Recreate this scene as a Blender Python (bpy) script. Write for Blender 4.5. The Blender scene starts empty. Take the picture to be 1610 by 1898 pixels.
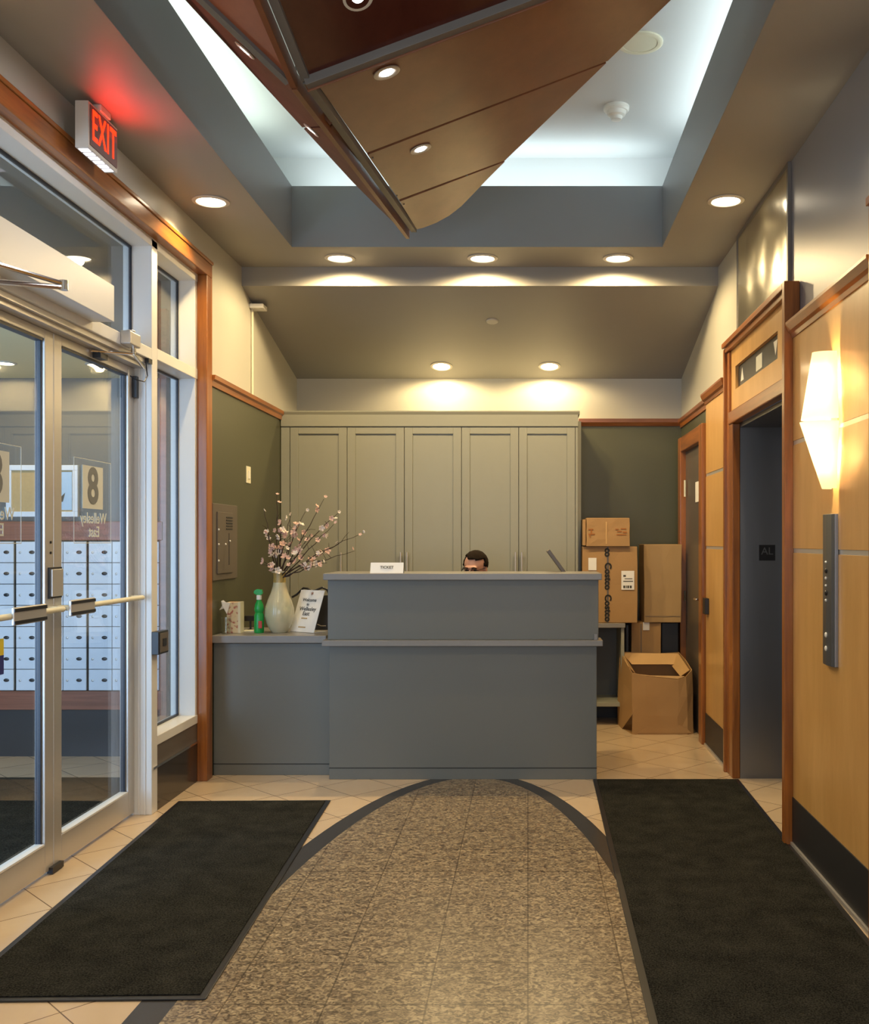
import bpy, bmesh, math, random
from mathutils import Vector, Matrix
random.seed(7)
C = bpy.context.scene.collection
S = bpy.context.scene
PI = math.pi
# ------------------------------------------------------------------ camera
EYE = 1.42; FPX = 1860.0; VX, VY = 978.0, 1003.0
cd = bpy.data.cameras.new('camera'); cam = bpy.data.objects.new('camera', cd); C.objects.link(cam)
cam.location = (0, 0, EYE); cam.rotation_euler = (PI/2, 0, 0)
cd.sensor_fit = 'HORIZONTAL'; cd.sensor_width = 36.0; cd.lens = FPX/1610*36
cd.shift_x = -(VX-805)/1610; cd.shift_y = (VY-949)/1610
cd.clip_start = 0.05; cd.clip_end = 60
S.camera = cam
S.view_settings.view_transform = 'Standard'; S.view_settings.look = 'None'
S.view_settings.exposure = 0.62; S.view_settings.gamma = 1.0
S.view_settings.use_curve_mapping = False
# ------------------------------------------------------------------ world + big lights
w = bpy.data.worlds.new('world'); S.world = w; w.use_nodes = True
w.node_tree.nodes['Background'].inputs[0].default_value = (0.62, 0.76, 1.0, 1)
w.node_tree.nodes['Background'].inputs[1].default_value = 0.25
def area(name, loc, rot, sx, sy, power, col):
    l = bpy.data.lights.new(name, 'AREA'); l.shape = 'RECTANGLE'; l.size = sx; l.size_y = sy
    l.energy = power; l.color = col
    o = bpy.data.objects.new(name, l); C.objects.link(o); o.location = loc; o.rotation_euler = rot
    return o
# daylight coming through the street window behind the viewer and the vestibule's outer glazing
area('street_window_daylight', (-0.3, -2.05, 1.65), (PI/2, 0, 0), 2.8, 2.3, 44, (0.92, 0.95, 1.0))
area('vestibule_window_daylight', (-3.35, 2.25, 1.45), (PI/2, 0, 0), 2.1, 2.4, 105, (0.42, 0.64, 1.0))
# cove lighting lying on the ledges of the raised ceiling
COVE = (0.84, 0.97, 1.0); COVEG = (0.86, 1.0, 0.86)
area('cove_light_far', (-0.32, 6.42, 3.70), (PI-0.35, 0, 0), 2.2, 0.05, 2.6, COVE)
area('cove_light_left', (-1.66, 3.8, 3.70), (PI, 0.35, 0), 0.05, 4.6, 6.5, COVEG)
area('cove_light_right', (1.03, 3.8, 3.70), (PI, -0.35, 0), 0.05, 4.6, 6.5, COVE)
WARM = (1.0, 0.74, 0.38)
def spot(name, loc, power, col=WARM, size=168, blend=0.35, radius=0.03, dirv=(0, 0, -1)):
    l = bpy.data.lights.new(name, 'SPOT'); l.energy = power; l.color = col
    l.spot_size = math.radians(size); l.spot_blend = blend; l.shadow_soft_size = radius
    o = bpy.data.objects.new(name, l); C.objects.link(o); o.location = loc
    o.rotation_euler = Vector(dirv).to_track_quat('-Z', 'Y').to_euler()
    return o

# ------------------------------------------------------------------ materials
def newmat(name):
    m = bpy.data.materials.new(name); m.use_nodes = True
    nt = m.node_tree; b = nt.nodes['Principled BSDF']
    return m, nt, b
def srgb(c):
    return tuple(((v/255)/12.92 if v/255 <= .04045 else ((v/255+.055)/1.055)**2.4) for v in c)
def paint(name, col, rough=0.5, metal=0.0, var=0.04, scale=6.0, bump=0.0, bscale=200, spec=0.5, coat=0.0):
    m, nt, b = newmat(name)
    tc = nt.nodes.new('ShaderNodeTexCoord')
    n = nt.nodes.new('ShaderNodeTexNoise'); n.inputs['Scale'].default_value = scale; n.inputs['Detail'].default_value = 4
    nt.links.new(tc.outputs['Object'], n.inputs['Vector'])
    mx = nt.nodes.new('ShaderNodeMix'); mx.data_type = 'RGBA'
    mx.inputs[6].default_value = tuple(max(0, c*(1-var)) for c in col)+(1,)
    mx.inputs[7].default_value = tuple(min(1, c*(1+var)) for c in col)+(1,)
    nt.links.new(n.outputs['Fac'], mx.inputs[0]); nt.links.new(mx.outputs[2], b.inputs['Base Color'])
    b.inputs['Roughness'].default_value = rough; b.inputs['Metallic'].default_value = metal
    b.inputs['Specular IOR Level'].default_value = spec
    if coat: b.inputs['Coat Weight'].default_value = coat; b.inputs['Coat Roughness'].default_value = 0.1
    if bump:
        n2 = nt.nodes.new('ShaderNodeTexNoise'); n2.inputs['Scale'].default_value = bscale
        nt.links.new(tc.outputs['Object'], n2.inputs['Vector'])
        bp = nt.nodes.new('ShaderNodeBump'); bp.inputs['Strength'].default_value = bump; bp.inputs['Distance'].default_value = 0.004
        nt.links.new(n2.outputs['Fac'], bp.inputs['Height']); nt.links.new(bp.outputs[0], b.inputs['Normal'])
    return m
def wood(name, c1, c2, grain=(14, 14, 1.2), rough=0.32, coat=0.25):
    """grain: noise scale along x,y,z (small = long fibres)"""
    m, nt, b = newmat(name)
    tc = nt.nodes.new('ShaderNodeTexCoord'); mp = nt.nodes.new('ShaderNodeMapping')
    mp.inputs['Scale'].default_value = grain
    nt.links.new(tc.outputs['Object'], mp.inputs['Vector'])
    n = nt.nodes.new('ShaderNodeTexNoise'); n.inputs['Scale'].default_value = 1.6; n.inputs['Detail'].default_value = 8
    n.inputs['Roughness'].default_value = 0.62; n.inputs['Distortion'].default_value = 0.25
    nt.links.new(mp.outputs[0], n.inputs['Vector'])
    r = nt.nodes.new('ShaderNodeValToRGB'); r.color_ramp.elements[0].position = 0.3; r.color_ramp.elements[1].position = 0.72
    r.color_ramp.elements[0].color = c1+(1,); r.color_ramp.elements[1].color = c2+(1,)
    nt.links.new(n.outputs['Fac'], r.inputs[0]); nt.links.new(r.outputs[0], b.inputs['Base Color'])
    b.inputs['Roughness'].default_value = rough; b.inputs['Coat Weight'].default_value = coat
    b.inputs['Coat Roughness'].default_value = 0.12
    return m
def emit(name, col, strength):
    m, nt, b = newmat(name)
    b.inputs['Base Color'].default_value = (0.8, 0.8, 0.8, 1)
    b.inputs['Emission Color'].default_value = col+(1,); b.inputs['Emission Strength'].default_value = strength
    return m
def glass(name, tint=(0.96, 0.98, 0.97), gain=1.0):
    m = bpy.data.materials.new(name); m.use_nodes = True; nt = m.node_tree; nt.nodes.clear()
    out = nt.nodes.new('ShaderNodeOutputMaterial'); mix = nt.nodes.new('ShaderNodeMixShader')
    tr = nt.nodes.new('ShaderNodeBsdfTransparent'); tr.inputs[0].default_value = tint+(1,)
    gl = nt.nodes.new('ShaderNodeBsdfGlossy'); gl.inputs['Roughness'].default_value = 0.0
    lw = nt.nodes.new('ShaderNodeLayerWeight'); lw.inputs[0].default_value = 0.5
    p = nt.nodes.new('ShaderNodeMath'); p.operation = 'POWER'; p.inputs[1].default_value = 5
    ma = nt.nodes.new('ShaderNodeMath'); ma.operation = 'MULTIPLY_ADD'; ma.inputs[1].default_value = 0.96*gain; ma.inputs[2].default_value = 0.04*gain
    nt.links.new(lw.outputs['Facing'], p.inputs[0]); nt.links.new(p.outputs[0], ma.inputs[0])
    nt.links.new(ma.outputs[0], mix.inputs[0]); nt.links.new(tr.outputs[0], mix.inputs[1]); nt.links.new(gl.outputs[0], mix.inputs[2])
    nt.links.new(mix.outputs[0], out.inputs[0])
    return m
def brushed(name, col, rough=0.28, scale=(60, 60, 1.0), wave=0.0):
    m, nt, b = newmat(name)
    b.inputs['Base Color'].default_value = col+(1,); b.inputs['Metallic'].default_value = 1.0
    tc = nt.nodes.new('ShaderNodeTexCoord'); mp = nt.nodes.new('ShaderNodeMapping'); mp.inputs['Scale'].default_value = scale
    nt.links.new(tc.outputs['Object'], mp.inputs['Vector'])
    n = nt.nodes.new('ShaderNodeTexNoise'); n.inputs['Scale'].default_value = 3; n.inputs['Detail'].default_value = 5
    nt.links.new(mp.outputs[0], n.inputs['Vector'])
    mr = nt.nodes.new('ShaderNodeMapRange'); mr.inputs[3].default_value = rough*0.8; mr.inputs[4].default_value = rough*1.25
    nt.links.new(n.outputs['Fac'], mr.inputs[0]); nt.links.new(mr.outputs[0], b.inputs['Roughness'])
    if wave:
        n2 = nt.nodes.new('ShaderNodeTexNoise'); n2.inputs['Scale'].default_value = 2.2; n2.inputs['Detail'].default_value = 1
        nt.links.new(tc.outputs['Object'], n2.inputs['Vector'])
        bp = nt.nodes.new('ShaderNodeBump'); bp.inputs['Strength'].default_value = wave; bp.inputs['Distance'].default_value = 0.05
        nt.links.new(n2.outputs['Fac'], bp.inputs['Height']); nt.links.new(bp.outputs[0], b.inputs['Normal'])
    return m

LIGHTPAINT = (0.50, 0.485, 0.42); CEILPAINT = (0.29, 0.28, 0.255); OLIVE = (0.070, 0.072, 0.040)
M = {}
M['wall'] = paint('light greige wall paint', LIGHTPAINT, 0.42, var=0.02, bump=0.05)
M['ceiling'] = paint('warm grey ceiling paint', CEILPAINT, 0.5, var=0.02, bump=0.05)
M['tray'] = paint('pale tray ceiling paint', (0.62, 0.64, 0.64), 0.6, var=0.01)
M['fascia'] = paint('cool grey fascia paint', (0.235, 0.245, 0.255), 0.5, var=0.02)
M['bluewall'] = paint('cool grey wall paint', (0.30, 0.315, 0.375), 0.38, var=0.02)
def twotone():
    m, nt, b = newmat('two tone wall paint split at the rail')
    g = nt.nodes.new('ShaderNodeNewGeometry'); s = nt.nodes.new('ShaderNodeSeparateXYZ')
    gt = nt.nodes.new('ShaderNodeMath'); gt.operation = 'GREATER_THAN'; gt.inputs[1].default_value = 2.395
    mx = nt.nodes.new('ShaderNodeMix'); mx.data_type = 'RGBA'
    mx.inputs[6].default_value = OLIVE+(1,); mx.inputs[7].default_value = LIGHTPAINT+(1,)
    nt.links.new(g.outputs['Position'], s.inputs[0]); nt.links.new(s.outputs['Z'], gt.inputs[0])
    nt.links.new(gt.outputs[0], mx.inputs[0]); nt.links.new(mx.outputs[2], b.inputs['Base Color'])
    b.inputs['Roughness'].default_value = 0.4
    return m
M['twotone'] = twotone()
M['deskgrey'] = paint('satin grey paint dim tone', (0.140, 0.144, 0.126), 0.4, var=0.03, scale=2)  # same grey paint as the cabinets, darkened for the weaker light here
M['slab'] = paint('grey counter slab', (0.23, 0.22, 0.205), 0.28, var=0.05, scale=30)
M['cabinet'] = paint('satin grey paint lit tone', (0.285, 0.285, 0.225), 0.4, var=0.02)  # the desk's grey paint, lightened to include the warm downlights
M['groove'] = paint('shadow gap black', (0.01, 0.01, 0.01), 0.8)
M['cherry_v'] = wood('cherry wood upright', (0.17, 0.050, 0.008), (0.40, 0.135, 0.022), (16, 16, 1.0))
M['cherry_y'] = wood('cherry wood along the wall', (0.17, 0.050, 0.008), (0.40, 0.135, 0.022), (16, 1.0, 16))
M['cherry_x'] = wood('cherry wood across', (0.15, 0.05, 0.016), (0.31, 0.11, 0.035), (1.0, 16, 16))
M['redwood'] = wood('red brown band wood', (0.17, 0.055, 0.03), (0.34, 0.12, 0.07), (1.0, 12, 22))
M['maple'] = wood('maple veneer', (0.54, 0.295, 0.085), (0.66, 0.385, 0.13), (3, 5, 1.2), 0.35, 0.2)
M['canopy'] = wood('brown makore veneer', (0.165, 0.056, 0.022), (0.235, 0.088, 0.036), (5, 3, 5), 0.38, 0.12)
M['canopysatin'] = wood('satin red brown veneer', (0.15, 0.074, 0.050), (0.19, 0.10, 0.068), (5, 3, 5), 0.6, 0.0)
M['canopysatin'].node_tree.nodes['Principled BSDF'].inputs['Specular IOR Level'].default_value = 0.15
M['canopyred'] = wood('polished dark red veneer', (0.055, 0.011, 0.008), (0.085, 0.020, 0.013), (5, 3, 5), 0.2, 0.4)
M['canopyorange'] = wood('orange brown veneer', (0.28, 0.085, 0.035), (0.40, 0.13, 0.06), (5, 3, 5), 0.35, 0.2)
M['darkmetal'] = paint('dark grey metal channel', (0.19, 0.18, 0.17), 0.5, metal=0.3)
M['alu'] = paint('satin aluminium', (0.60, 0.575, 0.54), 0.32, metal=0.55, var=0.02)
M['whiteframe'] = paint('off white frame paint', (0.72, 0.71, 0.67), 0.35, var=0.01)
M['gasket'] = paint('black gasket rubber', (0.012, 0.016, 0.028), 0.4)
M['glass'] = glass('clear pane', gain=1.25)
M['steel'] = brushed('brushed stainless steel', (0.74, 0.72, 0.62), 0.20, scale=(80, 80, 1), wave=1.2)
M['jambsteel'] = brushed('blue grey jamb steel', (0.24, 0.25, 0.27), 0.38)
M['chrome'] = paint('polished chrome', (0.75, 0.74, 0.72), 0.15, metal=1.0, var=0.01)
M['blackgloss'] = paint('glossy dark base panel', (0.035, 0.026, 0.020), 0.15, var=0.1)
M['blackmatt'] = paint('matt black base', (0.018, 0.018, 0.020), 0.5)
M['brownpanel'] = paint('taupe apron panel', (0.115, 0.095, 0.078), 0.4)
M['black'] = paint('black plastic', (0.012, 0.012, 0.014), 0.35)
M['white'] = paint('white plastic', (0.78, 0.77, 0.72), 0.35)
M['cream'] = paint('cream plastic', (0.75, 0.72, 0.55), 0.4)
M['paper'] = paint('white paper', (0.85, 0.84, 0.80), 0.7, var=0.01)
M['ink'] = paint('grey ink', (0.06, 0.06, 0.055), 0.8)
M['blackink'] = paint('black print', (0.012, 0.012, 0.012), 0.8)
M['orangeink'] = paint('orange brown print', (0.36, 0.13, 0.03), 0.8)
M['frost'] = paint('frosted vinyl', (0.62, 0.64, 0.58), 0.6, var=0.02)
M['greyvinyl'] = paint('grey vinyl numeral', (0.16, 0.17, 0.17), 0.6)
M['mailwhite'] = paint('white enamel mailbox', (0.72, 0.78, 0.86), 0.35, var=0.02)
M['cork'] = paint('tan cork', (0.48, 0.34, 0.16), 0.8, var=0.15, scale=80)
M['bluepaper'] = paint('pale blue notice', (0.42, 0.60, 0.80), 0.6)
M['vestgrey'] = paint('vestibule grey paint', (0.115, 0.118, 0.115), 0.5)
M['creamreflect'] = paint('cream reflection tone on vestibule ceiling', (0.86, 0.74, 0.44), 0.7, var=.01)  # cream stands in for the warm sloped ceiling reflected in the door glass
M['vestbase'] = paint('slate vestibule base', (0.025, 0.028, 0.035), 0.3)
M['card'] = paint('brown cardboard', (0.40, 0.235, 0.095), 0.75, var=0.09, scale=5, bump=0.15, bscale=60)
M['card2'] = paint('pale cardboard', (0.42, 0.27, 0.12), 0.75, var=0.08, scale=7, bump=0.15, bscale=60)
M['cardin'] = paint('cardboard inside', (0.58, 0.36, 0.15), 0.8, var=0.1, scale=8)
M['skin'] = paint('skin', (0.62, 0.33, 0.235), 0.5, var=0.05)
M['hair'] = paint('dark brown hair', (0.016, 0.010, 0.006), 0.9, spec=0.1, var=0.5, scale=60, bump=0.6, bscale=120)
M['shirt'] = paint('dark grey cloth', (0.05, 0.055, 0.065), 0.85)
M['green'] = paint('green plastic bottle', (0.01, 0.33, 0.06), 0.25)
M['red'] = paint('red label', (0.5, 0.05, 0.03), 0.5)
M['bark'] = paint('dark bark', (0.035, 0.018, 0.012), 0.8, var=0.3)
M['pink'] = paint('pink blossom', (0.66, 0.44, 0.36), 0.7, var=0.2, scale=60)
M['palepink'] = paint('pale blossom', (0.82, 0.72, 0.62), 0.7, var=0.1, scale=60)
M['gold'] = paint('ochre band', (0.42, 0.30, 0.09), 0.35, var=0.2, scale=90)
M['bulb_warm'] = emit('warm lamp glow', (1.0, 0.86, 0.62), 9.0)
M['bulb_cool'] = emit('cool lamp glow', (0.92, 0.94, 1.0), 14.0)
M['cove'] = emit('cove tube glow', (0.85, 0.98, 0.95), 2.5)
def shade_mat():
    m = bpy.data.materials.new('opal sconce glass'); m.use_nodes = True; nt = m.node_tree; nt.nodes.clear()
    out = nt.nodes.new('ShaderNodeOutputMaterial'); mx = nt.nodes.new('ShaderNodeMixShader'); ad = nt.nodes.new('ShaderNodeAddShader')
    tr = nt.nodes.new('ShaderNodeBsdfTranslucent'); tr.inputs[0].default_value = (.95, .84, .62, 1)
    df = nt.nodes.new('ShaderNodeBsdfDiffuse'); df.inputs[0].default_value = (.85, .80, .68, 1)
    em = nt.nodes.new('ShaderNodeEmission'); em.inputs[0].default_value = (1, .80, .48, 1); em.inputs[1].default_value = .35
    mx.inputs[0].default_value = .3
    nt.links.new(tr.outputs[0], mx.inputs[1]); nt.links.new(df.outputs[0], mx.inputs[2])
    nt.links.new(mx.outputs[0], ad.inputs[0]); nt.links.new(em.outputs[0], ad.inputs[1]); nt.links.new(ad.outputs[0], out.inputs[0])
    return m
M['shade'] = shade_mat()
M['exitred'] = emit('red exit letters', (1.0, 0.025, 0.003), 2.0)
M['exitred'].node_tree.nodes['Principled BSDF'].inputs['Base Color'].default_value = (.3, .01, .01, 1)
M['exitwhite'] = emit('white emergency strip', (0.9, 0.85, 1.0), 0.9)
M['ring'] = paint('white trim ring', (0.62, 0.58, 0.50), 0.4)
M['signface'] = paint('dull red grey sign face', (0.16, 0.10, 0.09), 0.6)
M['eye'] = paint('eye dark', (0.03, 0.02, 0.02), 0.1)

def vase_mat():
    m, nt, b = newmat('crackled celadon glaze')
    tc = nt.nodes.new('ShaderNodeTexCoord'); n = nt.nodes.new('ShaderNodeTexNoise'); n.inputs['Scale'].default_value = 9
    nt.links.new(tc.outputs['Object'], n.inputs['Vector'])
    r = nt.nodes.new('ShaderNodeValToRGB'); e = r.color_ramp.elements
    e[0].position = 0.35; e[0].color = (0.50, 0.50, 0.33, 1); e[1].position = 0.65; e[1].color = (0.62, 0.55, 0.36, 1)
    nt.links.new(n.outputs['Fac'], r.inputs[0]); nt.links.new(r.outputs[0], b.inputs['Base Color'])
    b.inputs['Roughness'].default_value = 0.22; b.inputs['Coat Weight'].default_value = 0.4
    return m
M['vase'] = vase_mat()
def tile_mat():
    m, nt, b = newmat('beige diagonal floor tile')
    tc = nt.nodes.new('ShaderNodeNewGeometry')
    mp = nt.nodes.new('ShaderNodeMapping'); mp.vector_type = 'TEXTURE'
    # tile lines: x+y = 2.043+.42k ; y-x = 5.288+.42k
    mp.inputs['Rotation'].default_value = (0, 0, PI/4)
    mp.inputs['Location'].default_value = ((2.043-5.288)/2, (2.043+5.288)/2, 0)
    nt.links.new(tc.outputs['Position'], mp.inputs['Vector'])
    br = nt.nodes.new('ShaderNodeTexBrick'); br.offset = 0.0; br.squash = 1.0
    br.inputs['Scale'].default_value = 1.0; br.inputs['Brick Width'].default_value = 0.3028; br.inputs['Row Height'].default_value = 0.3028
    br.inputs['Mortar Size'].default_value = 0.0022; br.inputs['Mortar Smooth'].default_value = 0.1; br.inputs['Bias'].default_value = 0
    br.inputs['Color1'].default_value = (0.64, 0.49, 0.32, 1); br.inputs['Color2'].default_value = (0.69, 0.53, 0.35, 1)
    br.inputs['Mortar'].default_value = (0.16, 0.10, 0.055, 1)
    nt.links.new(mp.outputs[0], br.inputs['Vector'])
    n = nt.nodes.new('ShaderNodeTexNoise'); n.inputs['Scale'].default_value = 7; n.inputs['Detail'].default_value = 6; n.inputs['Distortion'].default_value = 1.2
    nt.links.new(tc.outputs['Position'], n.inputs['Vector'])
    mx = nt.nodes.new('ShaderNodeMix'); mx.data_type = 'RGBA'; mx.blend_type = 'MULTIPLY'; mx.inputs[0].default_value = 0.35
    nt.links.new(br.outputs['Color'], mx.inputs[6])
    r = nt.nodes.new('ShaderNodeValToRGB'); r.color_ramp.elements[0].color = (0.78, 0.72, 0.66, 1); r.color_ramp.elements[1].color = (1, 1, 1, 1)
    nt.links.new(n.outputs['Fac'], r.inputs[0]); nt.links.new(r.outputs[0], mx.inputs[7])
    nt.links.new(mx.outputs[2], b.inputs['Base Color'])
    b.inputs['Roughness'].default_value = 0.17
    return m
M['tile'] = tile_mat()
def granite():
    m, nt, b = newmat('speckled brown granite inlay')
    tc = nt.nodes.new('ShaderNodeNewGeometry')
    mp = nt.nodes.new('ShaderNodeMapping'); mp.inputs['Scale'].default_value = (0.75, 0.9, 1)
    nt.links.new(tc.outputs['Position'], mp.inputs['Vector'])
    v = nt.nodes.new('ShaderNodeTexNoise'); v.inputs['Scale'].default_value = 62; v.inputs['Detail'].default_value = 3; v.inputs['Distortion'].default_value = 1.4
    nt.links.new(mp.outputs[0], v.inputs['Vector'])
    r = nt.nodes.new('ShaderNodeValToRGB'); e = r.color_ramp.elements
    e[0].position = 0.36; e[0].color = (0.085, 0.060, 0.040, 1); e[1].position = 0.66; e[1].color = (0.50, 0.40, 0.25, 1)
    k = r.color_ramp.elements.new(0.47); k.color = (0.21, 0.16, 0.105, 1)
    nt.links.new(v.outputs['Fac'], r.inputs[0])
    n2 = nt.nodes.new('ShaderNodeTexNoise'); n2.inputs['Scale'].default_value = 14; n2.inputs['Detail'].default_value = 3
    nt.links.new(tc.outputs['Position'], n2.inputs['Vector'])
    mx = nt.nodes.new('ShaderNodeMix'); mx.data_type = 'RGBA'; mx.blend_type = 'MULTIPLY'; mx.inputs[0].default_value = 0.4
    r2 = nt.nodes.new('ShaderNodeValToRGB'); r2.color_ramp.elements[0].position = .35; r2.color_ramp.elements[1].position = .65
    r2.color_ramp.elements[0].color = (0.6, 0.55, 0.5, 1)
    nt.links.new(n2.outputs['Fac'], r2.inputs[0])
    nt.links.new(r.outputs[0], mx.inputs[6]); nt.links.new(r2.outputs[0], mx.inputs[7])
    mp2 = nt.nodes.new('ShaderNodeMapping'); mp2.vector_type = 'TEXTURE'; mp2.inputs['Location'].default_value = (0.0, 3.38, 0)
    nt.links.new(tc.outputs['Position'], mp2.inputs['Vector'])
    br = nt.nodes.new('ShaderNodeTexBrick'); br.offset = 0; br.inputs['Scale'].default_value = 1
    br.inputs['Brick Width'].default_value = 0.31; br.inputs['Row Height'].default_value = 0.31; br.inputs['Mortar Size'].default_value = 0.0028
    br.inputs['Color1'].default_value = (1, 1, 1, 1); br.inputs['Color2'].default_value = (0.93, 0.93, 0.93, 1); br.inputs['Mortar'].default_value = (0.45, 0.42, 0.4, 1)
    nt.links.new(mp2.outputs[0], br.inputs['Vector'])
    m2 = nt.nodes.new('ShaderNodeMix'); m2.data_type = 'RGBA'; m2.blend_type = 'MULTIPLY'; m2.inputs[0].default_value = 1
    nt.links.new(mx.outputs[2], m2.inputs[6]); nt.links.new(br.outputs['Color'], m2.inputs[7])
    nt.links.new(m2.outputs[2], b.inputs['Base Color']); b.inputs['Roughness'].default_value = 0.3
    return m
M['granite'] = granite()
M['border'] = paint('dark grey stone border', (0.040, 0.036, 0.034), 0.25, var=0.15, scale=40)
def carpet():
    m, nt, b = newmat('charcoal mat pile')
    tc = nt.nodes.new('ShaderNodeNewGeometry')
    n = nt.nodes.new('ShaderNodeTexNoise'); n.inputs['Scale'].default_value = 170; n.inputs['Detail'].default_value = 2
    nt.links.new(tc.outputs['Position'], n.inputs['Vector'])
    n1 = nt.nodes.new('ShaderNodeTexNoise'); n1.inputs['Scale'].default_value = 9; n1.inputs['Detail'].default_value = 4
    nt.links.new(tc.outputs['Position'], n1.inputs['Vector'])
    ad = nt.nodes.new('ShaderNodeMath'); ad.operation = 'MULTIPLY_ADD'; ad.inputs[1].default_value = 0.35
    nt.links.new(n1.outputs['Fac'], ad.inputs[0]); nt.links.new(n.outputs['Fac'], ad.inputs[2])
    r = nt.nodes.new('ShaderNodeValToRGB'); e = r.color_ramp.elements
    e[0].position = 0.50; e[0].color = (0.007, 0.007, 0.0065, 1); e[1].position = 0.92; e[1].color = (0.048, 0.047, 0.038, 1)
    nt.links.new(ad.outputs[0], r.inputs[0]); nt.links.new(r.outputs[0], b.inputs['Base Color'])
    b.inputs['Roughness'].default_value = 1.0; b.inputs['Specular IOR Level'].default_value = 0.05
    bp = nt.nodes.new('ShaderNodeBump'); bp.inputs['Strength'].default_value = 0.5; bp.inputs['Distance'].default_value = 0.004
    nt.links.new(n.outputs['Fac'], bp.inputs['Height']); nt.links.new(bp.outputs[0], b.inputs['Normal'])
    return m
M['carpet'] = carpet()
def floral():
    m, nt, b = newmat('floral printed carton')
    tc = nt.nodes.new('ShaderNodeTexCoord'); v = nt.nodes.new('ShaderNodeTexNoise'); v.inputs['Scale'].default_value = 38; v.inputs['Detail'].default_value = 2
    nt.links.new(tc.outputs['Object'], v.inputs['Vector'])
    r = nt.nodes.new('ShaderNodeValToRGB'); e = r.color_ramp.elements
    e[0].position = 0.38; e[0].color = (0.42, 0.12, 0.09, 1); e[1].position = 0.5; e[1].color = (0.72, 0.62, 0.42, 1)
    nt.links.new(v.outputs['Fac'], r.inputs[0]); nt.links.new(r.outputs[0], b.inputs['Base Color'])
    return m
M['floral'] = floral()
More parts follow.
